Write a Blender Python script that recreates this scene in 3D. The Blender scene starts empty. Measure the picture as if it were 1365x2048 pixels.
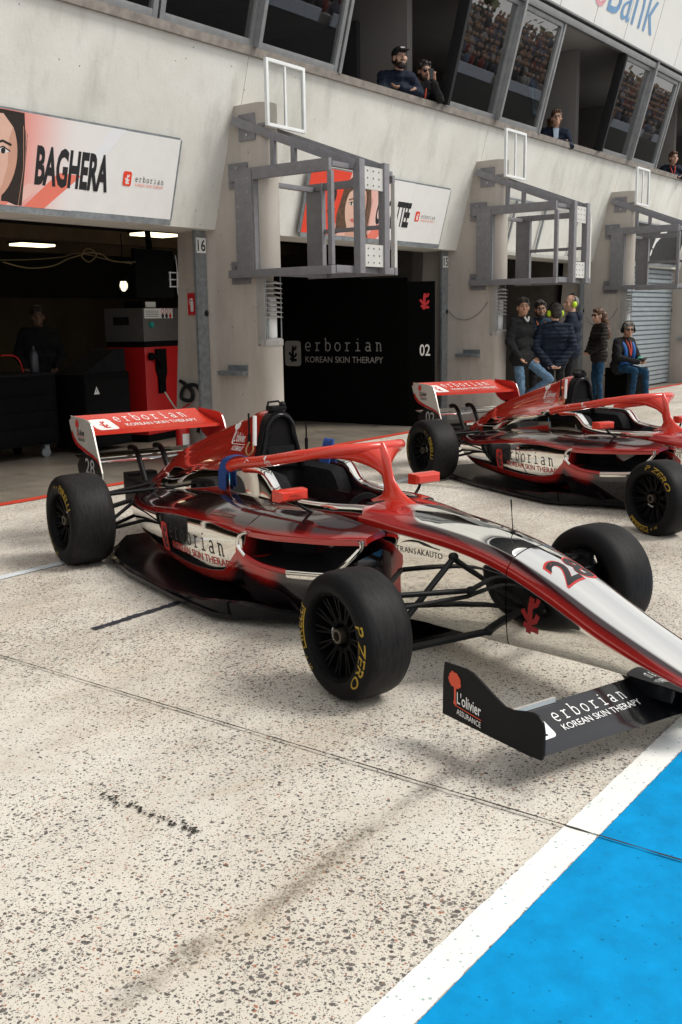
import bpy, bmesh, math, random
from mathutils import Vector, Matrix, Euler
from mathutils.bvhtree import BVHTree
random.seed(7)
PI = math.pi
rad = math.radians
S = bpy.context.scene
COL = S.collection
# ------------------------------------------------------------------ camera
cd = bpy.data.cameras.new('camera')
cam = bpy.data.objects.new('camera', cd)
COL.objects.link(cam)
YAW, PITCH, ROLL, FOC = 0.928167, 0.187409, -0.0152636, 2038.7
fw = Vector((math.sin(YAW)*math.cos(PITCH), math.cos(YAW)*math.cos(PITCH), -math.sin(PITCH)))
rt = Vector((math.cos(YAW), -math.sin(YAW), 0))
up = rt.cross(fw)
r2 = rt*math.cos(ROLL) + up*math.sin(ROLL)
u2 = up*math.cos(ROLL) - rt*math.sin(ROLL)
m = Matrix((r2, u2, -fw)).transposed().to_4x4()
m.translation = (0, 0, 1.54)
cam.matrix_world = m
cd.sensor_fit = 'VERTICAL'
cd.sensor_height = 24
cd.lens = FOC/2048*24
cd.clip_start = 0.05
cd.clip_end = 600
S.camera = cam
# ------------------------------------------------------------------ sky and sun (bright overcast)
SUN_EL, SUN_AZ = rad(50), rad(-62)          # sun direction: azimuth measured from +X towards +Y
w = bpy.data.worlds.new('World')
S.world = w
w.use_nodes = True
nt = w.node_tree
for n in list(nt.nodes): nt.nodes.remove(n)
sky = nt.nodes.new('ShaderNodeTexSky')
sky.sky_type = 'NISHITA'
sky.sun_disc = False
sky.sun_elevation = SUN_EL
sky.sun_rotation = PI/2 - SUN_AZ
sky.dust_density = 4.0
sky.air_density = 0.8
sky.ozone_density = 0.6
veil = nt.nodes.new('ShaderNodeMix')          # high thin cloud in front of the blue
veil.data_type = 'RGBA'
cl = nt.nodes.new('ShaderNodeTexNoise')
cl.inputs['Scale'].default_value = 2.2
cl.inputs['Detail'].default_value = 6
tc = nt.nodes.new('ShaderNodeTexCoord')
mr = nt.nodes.new('ShaderNodeMapRange')
mr.inputs[1].default_value = 0.3; mr.inputs[2].default_value = 0.7
mr.inputs[3].default_value = 0.62; mr.inputs[4].default_value = 0.95
veil.inputs[7].default_value = (8.5, 8.5, 8.35, 1)
bg = nt.nodes.new('ShaderNodeBackground')
bg.inputs['Strength'].default_value = 0.098
wo = nt.nodes.new('ShaderNodeOutputWorld')
L = nt.links.new
L(tc.outputs['Generated'], cl.inputs['Vector']); L(cl.outputs[0], mr.inputs[0]); L(mr.outputs[0], veil.inputs[0])
L(sky.outputs[0], veil.inputs[6]); L(veil.outputs[2], bg.inputs[0]); L(bg.outputs[0], wo.inputs[0])
sd = bpy.data.lights.new('sun', 'SUN')
sun = bpy.data.objects.new('sun', sd)
COL.objects.link(sun)
sd.energy = 2.1
sd.angle = rad(20)
sd.color = (1, 0.96, 0.90)
sv = Vector((math.cos(SUN_EL)*math.cos(SUN_AZ), math.cos(SUN_EL)*math.sin(SUN_AZ), math.sin(SUN_EL)))
sun.rotation_euler = sv.to_track_quat('Z', 'Y').to_euler()
sun.location = sv*60
S.view_settings.view_transform = 'Standard'
S.view_settings.look = 'None'
S.view_settings.exposure = 0.32
S.view_settings.gamma = 1.0
# ------------------------------------------------------------------ helpers: nodes and materials
class NT:
    def __init__(s, name):
        s.m = bpy.data.materials.new(name); s.m.use_nodes = True
        s.t = s.m.node_tree
        s.b = s.t.nodes['Principled BSDF']; s.o = s.t.nodes['Material Output']
    def n(s, typ, out=0, **kw):
        nd = s.t.nodes.new('ShaderNode'+typ)
        for k, v in kw.items():
            if k.startswith('p_'): setattr(nd, k[2:], v)
            else:
                i = nd.inputs[int(k[1:])] if k[0] == 'i' and k[1:].isdigit() else nd.inputs[k.replace('_', ' ')]
                s.set(i, v)
        return nd.outputs[out]
    def set(s, i, v):
        if isinstance(v, bpy.types.NodeSocket): s.t.links.new(v, i)
        else:
            if i.type == 'RGBA' and len(v) == 3: v = (*v, 1)
            i.default_value = v
    def bs(s, **kw):
        for k, v in kw.items(): s.set(s.b.inputs[k.replace('_', ' ')], v)
        return s
    def math(s, op, a, b=0.0, c=0.0, clamp=False): return s.n('Math', p_operation=op, p_use_clamp=clamp, i0=a, i1=b, i2=c)
    def obj(s): return s.n('TexCoord', out=3)
    def pos(s): return s.n('NewGeometry', out=0)
    def noise(s, v, scale, detail=4, rough=0.55, out=0, dist=0.0): return s.n('TexNoise', out=out, Vector=v, Scale=scale, Detail=detail, Roughness=rough, Distortion=dist)
    def rng(s, v, a, b, c=0.0, d=1.0, smooth=False):
        return s.n('MapRange', p_interpolation_type='SMOOTHSTEP' if smooth else 'LINEAR', i0=v, i1=a, i2=b, i3=c, i4=d)
    def mix(s, f, a, b, mode='MIX'):
        nd = s.t.nodes.new('ShaderNodeMix'); nd.data_type = 'RGBA'; nd.blend_type = mode
        s.set(nd.inputs[0], f); s.set(nd.inputs[6], a); s.set(nd.inputs[7], b)
        return nd.outputs[2]
    def bump(s, h, strength=0.3, dist=0.01):
        s.set(s.b.inputs['Normal'], s.n('Bump', Height=h, Strength=strength, Distance=dist)); return s
    def scale(s, v, sc):
        return s.n('Mapping', Vector=v, Scale=sc)
MATS = {}
def mat(name, col, rough=0.5, metal=0.0, var=0.12, scale=6.0, bump=0.0, bscale=60.0, coat=0.0, spec=0.5, emit=None, estr=0.0, rv=0.12):
    if name in MATS: return MATS[name]
    t = NT(name); v = t.obj()
    n1 = t.noise(v, scale, 5, 0.6)
    c = t.mix(t.rng(n1, 0.3, 0.7), tuple(x*(1-var) for x in col), tuple(min(1, x*(1+var)) for x in col))
    t.bs(Base_Color=c, Roughness=t.rng(t.noise(v, scale*2.3, 3), 0.3, 0.7, max(0.01, rough-rv*rough), min(1, rough+rv*rough)), Metallic=metal)
    t.b.inputs['Specular IOR Level'].default_value = spec
    if coat: t.b.inputs['Coat Weight'].default_value = coat; t.b.inputs['Coat Roughness'].default_value = 0.04
    if bump: t.bump(t.noise(v, bscale, 4), bump, 0.004)
    if emit: t.b.inputs['Emission Color'].default_value = (*emit, 1); t.b.inputs['Emission Strength'].default_value = estr
    MATS[name] = t.m
    return t.m
# ------------------------------------------------------------------ helpers: objects
ROOT = {}
def tag(o, label=None, cat=None, group=None, kind=None):
    if label: o['label'] = label
    if cat: o['category'] = cat
    if group: o['group'] = group
    if kind: o['kind'] = kind
    return o
def thing(name, label, cat, loc=(0, 0, 0), rz=0.0, group=None):
    o = bpy.data.objects.new(name, None); COL.objects.link(o)
    o.location = loc; o.rotation_euler = (0, 0, rz); o.empty_display_size = 0.1
    ROOT[o] = Matrix.Translation(loc) @ Matrix.Rotation(rz, 4, 'Z')
    return tag(o, label, cat, group)
def children(o): return [c for c in COL.objects if c.parent == o]
KIDS = {}
def copy_tree(o, parent=None, skip=()):
    c = o.copy(); COL.objects.link(c)
    if parent: c.parent = parent; KIDS.setdefault(parent, []).append(c)
    for ch in KIDS.get(o, []):
        if ch.name.split('.')[0] not in skip: copy_tree(ch, c, skip)
    return c
class MB:
    """collects shapes, built as one mesh"""
    def __init__(s): s.v = []; s.f = []; s.mi = []; s.cur = 0; s.M = None
    def vt(s, p):
        p = Vector(p)
        if s.M is not None: p = s.M @ p
        s.v.append(p); return len(s.v)-1
    def add(s, vs, fs):
        b = len(s.v)
        for p in vs: s.vt(p)
        for f in fs: s.f.append([b+i for i in f]); s.mi.append(s.cur)
        return s
    def box(s, a, b, bev=0.0):
        x0, x1 = sorted((a[0], b[0])); y0, y1 = sorted((a[1], b[1])); z0, z1 = sorted((a[2], b[2]))
        d = min(bev, (x1-x0)/2.1, (y1-y0)/2.1, (z1-z0)/2.1)
        if d <= 0:
            return s.add([(x, y, z) for x in (x0, x1) for y in (y0, y1) for z in (z0, z1)],
                         [(0, 1, 3, 2), (4, 6, 7, 5), (0, 4, 5, 1), (2, 3, 7, 6), (0, 2, 6, 4), (1, 5, 7, 3)])
        bm = bmesh.new()
        bmesh.ops.create_cube(bm, size=1)
        for v in bm.verts:
            v.co = Vector(((x0+x1)/2+v.co.x*(x1-x0), (y0+y1)/2+v.co.y*(y1-y0), (z0+z1)/2+v.co.z*(z1-z0)))
        bmesh.ops.bevel(bm, geom=bm.edges[:], offset=d, segments=2, affect='EDGES', profile=0.7)
        bm.verts.index_update()
        s.add([v.co for v in bm.verts], [[v.index for v in f.verts] for f in bm.faces]); bm.free(); return s
    def obox(s, c, ax, ay, az, bev=0.0):
        """box with centre and three half-axis vectors"""
        c, ax, ay, az = Vector(c), Vector(ax), Vector(ay), Vector(az)
        t = MB().box((-1, -1, -1), (1, 1, 1))
        if bev:
            lx, ly, lz = ax.length, ay.length, az.length
            t = MB().box((-lx, -ly, -lz), (lx, ly, lz), bev)
            ax, ay, az = ax/lx, ay/ly, az/lz
        return s.add([c+ax*p.x+ay*p.y+az*p.z for p in t.v], t.f)
    def bar(s, p, q, w, h, upv=(0, 0, 1), bev=0.0):
        p, q = Vector(p), Vector(q); d = q-p; l = d.length; d = d/l
        u = Vector(upv); sd = d.cross(u)
        if sd.length < 1e-4: sd = d.cross(Vector((1, 0, 0)))
        sd.normalize(); u = sd.cross(d)
        return s.obox((p+q)/2, d*l/2, sd*w/2, u*h/2, bev)
    def tube(s, pts, r, n=10, cap=True):
        pts = [Vector(p) for p in pts]; k = len(pts)
        rs = r if isinstance(r, (list, tuple)) else [r]*k
        t0 = (pts[1]-pts[0]).normalized()
        a = t0.cross(Vector((0, 0, 1)))
        if a.length < 1e-3: a = t0.cross(Vector((1, 0, 0)))
        a.normalize(); vs = []; fs = []
        for i, p in enumerate(pts):
            t = ((pts[min(i+1, k-1)]-pts[i]).normalized()+(pts[i]-pts[max(i-1, 0)]).normalized()).normalized()
            a = (a-t*a.dot(t)).normalized(); b = t.cross(a)
            for j in range(n):
                an = 2*PI*j/n; vs.append(p+(a*math.cos(an)+b*math.sin(an))*rs[i])
        for i in range(k-1):
            for j in range(n):
                j2 = (j+1) % n; fs.append((i*n+j, i*n+j2, (i+1)*n+j2, (i+1)*n+j))
        if cap: fs += [list(range(n))[::-1], [(k-1)*n+j for j in range(n)]]
        return s.add(vs, fs)
    def lathe(s, prof, n=32, axis='Z', c=(0, 0, 0), a0=0.0, a1=2*PI):
        """prof: (radius, along) pairs"""
        full = abs(a1-a0-2*PI) < 1e-6; k = n if full else n+1; vs = []; fs = []; c = Vector(c)
        for r, h in prof:
            for j in range(k):
                an = a0+(a1-a0)*j/n; x, y = r*math.cos(an), r*math.sin(an)
                vs.append(c+Vector({'Z': (x, y, h), 'Y': (x, h, y), 'X': (h, x, y)}[axis]))
        for i in range(len(prof)-1):
            for j in range(n):
                j2 = (j+1) % k; fs.append((i*k+j, i*k+j2, (i+1)*k+j2, (i+1)*k+j))
        return s.add(vs, fs)
    def sphere(s, c, r, n=12, m=8):
        r = r if isinstance(r, (list, tuple)) else (r, r, r); vs = []; fs = []
        for i in range(m+1):
            th = PI*i/m
            for j in range(n):
                ph = 2*PI*j/n
                vs.append((c[0]+r[0]*math.sin(th)*math.cos(ph), c[1]+r[1]*math.sin(th)*math.sin(ph), c[2]+r[2]*math.cos(th)))
        for i in range(m):
            for j in range(n): fs.append((i*n+j, (i+1)*n+j, (i+1)*n+(j+1) % n, i*n+(j+1) % n))
        return s.add(vs, fs)
    def loft(s, rings, closed=True, cap0=True, cap1=True):
        n = len(rings[0]); vs = [p for r in rings for p in r]; fs = []
        for i in range(len(rings)-1):
            for j in range(n if closed else n-1):
                j2 = (j+1) % n; fs.append((i*n+j, i*n+j2, (i+1)*n+j2, (i+1)*n+j))
        if cap0: fs.append(list(range(n))[::-1])
        if cap1: fs.append([(len(rings)-1)*n+j for j in range(n)])
        return s.add(vs, fs)
    def prism(s, poly, d, origin=(0, 0, 0), ux=(1, 0, 0), uy=(0, 1, 0)):
        """flat outline poly extruded by vector d"""
        o, ux, uy, d = Vector(origin), Vector(ux), Vector(uy), Vector(d); n = len(poly)
        vs = [o+ux*x+uy*y for x, y in poly]; vs += [p+d for p in vs]
        return s.add(vs, [list(range(n))[::-1], list(range(n, 2*n))]+[(i, (i+1) % n, n+(i+1) % n, n+i) for i in range(n)])
    def build(s, name, mats, parent=None, smooth=30, world=False, fix=True):
        me = bpy.data.meshes.new(name)
        vs = s.v
        if world and parent is not None:
            inv = ROOT[parent].inverted(); vs = [inv @ p for p in vs]
        me.from_pydata([tuple(p) for p in vs], [], s.f)
        if not isinstance(mats, (list, tuple)): mats = [mats]
        for m_ in mats: me.materials.append(m_)
        if len(mats) > 1: me.polygons.foreach_set('material_index', s.mi)
        if fix:
            bm = bmesh.new(); bm.from_mesh(me)
            bmesh.ops.remove_doubles(bm, verts=bm.verts, dist=1e-5)
            bmesh.ops.recalc_face_normals(bm, faces=bm.faces)
            bm.to_mesh(me); bm.free()
        if smooth:
            me.polygons.foreach_set('use_smooth', [True]*len(me.polygons))
            me.set_sharp_from_angle(angle=rad(smooth))
        me.update()
        o = bpy.data.objects.new(name, me); COL.objects.link(o)
        if parent is not None: o.parent = parent; KIDS.setdefault(parent, []).append(o)
        return o
def cr(pts, n):
    """Catmull-Rom through tuples of any length, n samples per span"""
    out = []; k = len(pts)
    for i in range(k-1):
        p0, p1, p2, p3 = pts[max(i-1, 0)], pts[i], pts[i+1], pts[min(i+2, k-1)]
        for j in range(n):
            t = j/n
            out.append(tuple(0.5*((2*b)+(-a+c)*t+(2*a-5*b+4*c-d)*t*t+(-a+3*b-3*c+d)*t**3) for a, b, c, d in zip(p0, p1, p2, p3)))
    out.append(tuple(pts[-1])); return out
def lerp_table(tab, x):
    """tab rows (x, a, b, ...) sorted by x; smooth interpolation"""
    if x <= tab[0][0]: return tab[0][1:]
    if x >= tab[-1][0]: return tab[-1][1:]
    for i in range(len(tab)-1):
        if tab[i][0] <= x <= tab[i+1][0]:
            x1, x2_ = tab[i][0], tab[i+1][0]; t = (x-x1)/(x2_-x1); h = x2_-x1; r = []
            for k in range(1, len(tab[0])):
                y1, y2 = tab[i][k], tab[i+1][k]; dd = (y2-y1)/h
                def sl(a, b): return (tab[b][k]-tab[a][k])/(tab[b][0]-tab[a][0])
                m1 = sl(i-1, i+1) if i > 0 else dd
                m2 = sl(i, i+2) if i+2 < len(tab) else dd
                if m1*dd <= 0: m1 = 0
                if m2*dd <= 0: m2 = 0
                lim = 3*abs(dd); m1 = max(-lim, min(lim, m1)); m2 = max(-lim, min(lim, m2))
                r.append((2*t**3-3*t*t+1)*y1+(t**3-2*t*t+t)*h*m1+(-2*t**3+3*t*t)*y2+(t**3-t*t)*h*m2)
            return tuple(r)
# ------------------------------------------------------------------ helpers: writing and marks (flat shapes in x,y)
TXT = {}
def text2d(body, bold=0.0, shear=0.0):
    key = (body, bold, shear)
    if key not in TXT:
        cu = bpy.data.curves.new('t', 'FONT'); cu.body = body; cu.size = 1.0; cu.offset = bold; cu.shear = shear
        cu.resolution_u = 3; cu.fill_mode = 'FRONT'
        o = bpy.data.objects.new('t', cu); COL.objects.link(o)
        dg = bpy.context.evaluated_depsgraph_get(); me = o.evaluated_get(dg).to_mesh()
        vs = [(v.co.x, v.co.y) for v in me.vertices]; fs = [list(p.vertices) for p in me.polygons]
        o.evaluated_get(dg).to_mesh_clear(); bpy.data.objects.remove(o); bpy.data.curves.remove(cu)
        TXT[key] = (vs, fs)
    vs, fs = TXT[key]
    return [list(p) for p in vs], [list(f) for f in fs]
class Flat:
    """2-D drawing made of faces; items keep a small layer number so that overlaps never share a plane"""
    def __init__(s): s.v = []; s.f = []; s.l = []; s.mi = []; s.layer = 0; s.cur = 0
    def add(s, vs, fs):
        b = len(s.v); s.v += [tuple(p) for p in vs]; s.l += [s.layer]*len(vs)
        for f in fs: s.f.append([b+i for i in f]); s.mi.append(s.cur)
        return s
    def poly(s, pts, mi=None):
        if mi is not None: s.cur = mi
        s.layer += 1; return s.add(pts, [list(range(len(pts)))])
    def text(s, body, x, y, w=None, h=1.0, bold=0.0, mi=None, shear=0.0):
        """h = height of a capital; w = full width (squeezes or stretches)"""
        if mi is not None: s.cur = mi
        vs, fs = text2d(body, bold, shear)
        x0 = min(p[0] for p in vs); x1 = max(p[0] for p in vs)
        sy = h/0.69; sx = sy if w is None else w/(x1-x0)
        s.layer += 1
        return s.add([(x+(p[0]-x0)*sx, y+p[1]*sy) for p in vs], fs)
    def stroke(s, pts, wd, mi=None, closed=False):
        if mi is not None: s.cur = mi
        s.layer += 1; n = len(pts); L_ = []; R_ = []
        for i in range(n):
            a = pts[(i-1) % n] if (i > 0 or closed) else pts[i]; b = pts[(i+1) % n] if (i < n-1 or closed) else pts[i]
            dx, dy = b[0]-a[0], b[1]-a[1]; l = math.hypot(dx, dy) or 1
            L_.append((pts[i][0]-dy/l*wd/2, pts[i][1]+dx/l*wd/2)); R_.append((pts[i][0]+dy/l*wd/2, pts[i][1]-dx/l*wd/2))
        m_ = n if closed else n-1
        return s.add(L_+R_, [(i, n+i, n+(i+1) % n, (i+1) % n) for i in range(m_)])
    def rbox(s, x0, y0, x1, y1, r, mi=None):
        p = []
        for cx_, cy_, a in ((x1-r, y0+r, -90), (x1-r, y1-r, 0), (x0+r, y1-r, 90), (x0+r, y0+r, 180)):
            for k in range(5): an = rad(a+k*22.5); p.append((cx_+r*math.cos(an), cy_+r*math.sin(an)))
        return s.poly(p, mi)
    def arc(s, cx_, cy_, rx, ry, a0, a1, wd, mi=None, n=14):
        return s.stroke([(cx_+rx*math.cos(rad(a0+(a1-a0)*i/n)), cy_+ry*math.sin(rad(a0+(a1-a0)*i/n))) for i in range(n+1)], wd, mi)
    def disc(s, cx_, cy_, rx, ry=None, mi=None, n=20):
        ry = ry or rx
        return s.poly([(cx_+rx*math.cos(2*PI*i/n), cy_+ry*math.sin(2*PI*i/n)) for i in range(n)], mi)
    def slab(s, x, y, h, mi=None, pitch=0.98):
        """the typewriter-like word mark, h = x-height"""
        if mi is not None: s.cur = mi
        W = 0.13
        G = {'e': [('a', .42, .5, .36, .5, 0, 312), ('l', (.06, .5), (.78, .5))],
             'r': [('l', (.06, .96), (.3, .96)), ('l', (.3, 1.02), (.3, 0)), ('l', (.06, .05), (.6, .05)), ('a', .62, .5, .32, .46, 180, 62)],
             'b': [('l', (0, 1.46), (.16, 1.46)), ('l', (.16, 1.52), (.16, 0)), ('a', .46, .5, .34, .48, -172, 172)],
             'o': [('a', .42, .5, .37, .48, 0, 360)],
             'i': [('l', (.16, .96), (.42, .96)), ('l', (.42, 1.02), (.42, 0)), ('l', (.1, .05), (.74, .05)), ('l', (.42, 1.28), (.42, 1.44))],
             'a': [('a', .36, .28, .28, .25, 0, 360), ('l', (.64, .05), (.64, .7)), ('a', .38, .68, .26, .3, 0, 150), ('l', (.64, .05), (.8, .05))],
             'n': [('l', (.02, .96), (.2, .96)), ('l', (.2, 1.02), (.2, 0)), ('l', (.08, .05), (.32, .05)), ('a', .44, .64, .24, .3, 180, 0), ('l', (.68, .7), (.68, 0)), ('l', (.60, .05), (.82, .05))]}
        for i, ch in enumerate('erborian'):
            for g in G[ch]:
                ox = x+i*pitch*h
                if g[0] == 'l': s.stroke([(ox+p[0]*h, y+p[1]*h) for p in g[1:]], W*h)
                else: s.arc(ox+g[1]*h, y+g[2]*h, g[3]*h, g[4]*h, g[5], g[6], W*h)
        return s
    def root(s, x, y, h, mi=None, tilt=0.12):
        """the little root mark: a stem with stubby side branches"""
        if mi is not None: s.cur = mi
        def st(pts, wd=.17): s.stroke([(x+(p[0]+tilt*(p[1]-.5))*h, y+p[1]*h) for p in pts], wd*h)
        st([(.0, 0), (.0, .42), (-.04, .7), (-.02, 1.0)]); st([(-.02, .74), (.16, .84), (.2, 1.0)], .13)
        st([(-.02, .34), (-.2, .5), (-.3, .62)], .15); st([(0, .3), (.2, .38), (.26, .56)], .15)
        st([(-.2, .24), (-.02, .16)], .15); st([(0, .16), (.34, .12)], .16); return s
    def olive(s, x, y, h, cc, ct, cu):
        """tree mark with the two-line name; h = total height, (x, y) bottom left of the words"""
        rr = random.Random(3); cx_, cy_ = x+.0*h, y+.78*h; n = 26
        s.poly([(cx_+.2*h*(1+.16*rr.uniform(-1, 1))*math.cos(2*PI*i/n)*1.05, cy_+.2*h*(1+.16*rr.uniform(-1, 1))*math.sin(2*PI*i/n)) for i in range(n)], cc)
        s.poly([(cx_-.045*h, y+.2*h), (cx_+.08*h, y+.2*h), (cx_+.035*h, y+.3*h), (cx_+.05*h, y+.62*h), (cx_-.03*h, y+.62*h), (cx_-.02*h, y+.34*h)], cc)
        s.text("L'olivier", x+.08*h, y+.26*h, .82*h, .27*h, .012, ct)
        s.poly([(x+.0*h, y+.175*h), (x+.92*h, y+.175*h), (x+.92*h, y+.195*h), (x+.0*h, y+.195*h)], cu)
        s.text('ASSURANCE', x+.08*h, y, .82*h, .13*h, .008, ct); return s
    def trans(s, x, y, w, mi=None):
        """arched roofline over spaced capitals; w = width"""
        if mi is not None: s.cur = mi
        n = 14; top = [(x+w*(.1+.8*i/n), y+w*(.135+.085*math.sin(PI*(i/n)**.8))) for i in range(n+1)]
        s.poly(top+[(x+w*(.1+.8*i/n), y+w*(.135+.05*math.sin(PI*(i/n)**.8))) for i in range(n, -1, -1)])
        s.stroke([(x+.42*w, y+.21*w), (x+.62*w, y+.165*w), (x+.95*w, y+.135*w)], .018*w)
        for i, ch in enumerate('TRANSAKAUTO'):
            vs = text2d(ch)[0]; gw = (max(p[0] for p in vs)-min(p[0] for p in vs))/0.69*.088*w
            s.text(ch, x+(i+.5)*w/11-gw/2, y, None, .088*w)
        return s
    def place(s, name, mats, origin, ux, uy, parent=None, world=False, lift=0.002, step=0.0004, bvh=None, ray=None, curve=None, cuts=0, thick=0.0):
        """lay the drawing on a plane (origin, ux, uy), or drop it along `ray` on a surface"""
        o, ux, uy = Vector(origin), Vector(ux), Vector(uy); nz = ux.cross(uy).normalized()
        vs, fs, mi, ly = s.v, s.f, s.mi, s.l
        if cuts:
            bm = bmesh.new(); lay = bm.verts.layers.float.new('l'); bv = []
            for p, l in zip(vs, ly):
                q = bm.verts.new((p[0], p[1], 0)); q[lay] = l; bv.append(q)
            fl = bm.faces.layers.int.new('m')
            for f, m_ in zip(fs, mi):
                try: bf = bm.faces.new([bv[i] for i in f]); bf[fl] = m_
                except ValueError: pass
            bmesh.ops.triangulate(bm, faces=[f for f in bm.faces if len(f.verts) > 4])
            for _ in range(6):
                es = [e for e in bm.edges if e.calc_length() > cuts]
                if not es: break
                bmesh.ops.subdivide_edges(bm, edges=es, cuts=1, use_grid_fill=False)
                bmesh.ops.triangulate(bm, faces=[f for f in bm.faces if len(f.verts) > 4])
            bm.verts.index_update()
            vs = [(v.co.x, v.co.y) for v in bm.verts]; ly = [v[lay] for v in bm.verts]
            fs = [[v.index for v in f.verts] for f in bm.faces]; mi = [f[fl] for f in bm.faces]; bm.free()
        mb = MB(); P = []; ok = []
        for p, l in zip(vs, ly):
            if curve: q, n_ = curve(p[0], p[1]); P.append(q+n_*(lift+l*step)); ok.append(True); continue
            q = o+ux*p[0]+uy*p[1]
            if bvh is not None:
                loc, n_, idx, d = bvh.ray_cast(q, Vector(ray))
                if loc is None: ok.append(False); P.append(q); continue
                if n_.dot(Vector(ray)) > 0: n_ = -n_
                P.append(loc+n_*(lift+l*step)); ok.append(True)
            else: P.append(q+nz*(lift+l*step)); ok.append(True)
        F = [f for f in fs if all(ok[i] for i in f)]
        MI = [m_ for f, m_ in zip(fs, mi) if all(ok[i] for i in f)]
        mb.v = P; mb.f = F; mb.mi = MI
        return mb.build(name, mats, parent, smooth=0, world=world, fix=False)
def bvh_of(*obs):
    vs = []; fs = []
    for o in obs:
        b = len(vs); vs += [v.co.copy() for v in o.data.vertices]; fs += [[b+i for i in p.vertices] for p in o.data.polygons]
    return BVHTree.FromPolygons(vs, fs)
# ------------------------------------------------------------------ ground
def ground_mat(name, cream=(0.69, 0.655, 0.585), smooth=False):
    t = NT(name); v = t.pos()
    vd = t.n('VectorMath', p_operation='ADD', i0=v, i1=t.n('VectorMath', p_operation='SCALE', i0=t.noise(v, 48, 3, out=1), Scale=0.02))
    big = t.noise(v, 0.55, 5, 0.6); med = t.noise(v, 3.2, 5, 0.65); fine = t.noise(v, 140, 3, 0.6)
    c = t.mix(t.rng(big, 0.35, 0.68), cream, (cream[0]*0.82, cream[1]*0.79, cream[2]*0.74))
    c = t.mix(t.rng(med, 0.5, 0.75, 0, 0.55), c, (cream[0]*0.76, cream[1]*0.68, cream[2]*0.58))
    far = t.rng(t.n('VectorMath', out=1, p_operation='LENGTH', i0=t.n('VectorMath', p_operation='SUBTRACT', i0=v, i1=(5.5, 4.0, 0))), 1.0, 4.5, 0.85, 0.25)
    dirt = t.noise(t.scale(v, (0.55, 1.4, 1)), 1.0, 6, 0.68)
    c = t.mix(t.math('MULTIPLY', t.rng(dirt, 0.42, 0.66), far), c, (0.30, 0.262, 0.215))
    c = t.mix(t.rng(fine, 0.35, 0.7, 0, 0.25), c, (0.72, 0.68, 0.6))
    if not smooth:
        dens = t.rng(t.noise(v, 1.1, 4, 0.65), 0.3, 0.7, 0.62, 1.05)
        for sc, th, keep in ((50, 0.50, 0.66), (88, 0.53, 0.85), (175, 0.52, 0.85)):
            f1 = t.n('TexVoronoi', out=0, Vector=vd, Scale=sc, Randomness=1.0)
            col = t.n('TexVoronoi', out=1, Vector=vd, Scale=sc, Randomness=1.0)
            sx = t.n('SeparateColor', out=0, Color=col); sy = t.n('SeparateColor', out=1, Color=col); sz = t.n('SeparateColor', out=2, Color=col)
            rad_ = t.math('MULTIPLY', t.rng(sx, 1-keep, 1.0, 0.36, 1.0), t.math('MULTIPLY', dens, th))
            on = t.math('MULTIPLY', t.math('GREATER_THAN', sx, 1-keep), t.rng(t.math('SUBTRACT', rad_, f1), 0.0, 0.06))
            stone = t.mix(sy, (0.035, 0.033, 0.034), (0.17, 0.155, 0.14))
            stone = t.mix(t.math('GREATER_THAN', sz, 0.93), stone, (0.33, 0.12, 0.06))
            c = t.mix(t.math('MULTIPLY', on, 0.93), c, stone)
    # stains: (x, y, radius x, radius y, angle, strength, colour)
    dark, tan = (0.07, 0.062, 0.058), (0.42, 0.31, 0.17)
    GR = t.rng(t.noise(v, 85, 4, 0.75), 0.40, 0.62, 0.25, 1.0)
    NZ = t.math('ADD', t.math('MULTIPLY', t.noise(v, 9, 6, 0.75), .55), t.math('MULTIPLY', t.noise(v, 48, 5, 0.8), .45))
    for sx_, sy_, rx, ry, an, st, cc in STAINS:
        mp = t.n('Mapping', p_vector_type='TEXTURE', Vector=v, Location=(sx_, sy_, 0), Rotation=(0, 0, rad(an)), Scale=(rx, ry, 1))
        d = t.n('VectorMath', out=1, p_operation='LENGTH', i0=mp)
        nz = NZ
        f = t.math('MULTIPLY', t.rng(t.math('ADD', d, t.math('MULTIPLY', t.math('SUBTRACT', nz, 0.5), 3.0)), 0.0, 1.0, st, 0, True), GR)
        c = t.mix(f, c, dark if cc == 'd' else tan)
    t.bs(Base_Color=c, Roughness=t.rng(med, 0.3, 0.7, 0.62, 0.85))
    t.b.inputs['Specular IOR Level'].default_value = 0.3
    t.bump(t.noise(v, 90, 5, 0.7), 0.35, 0.004)
    return t.m
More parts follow.
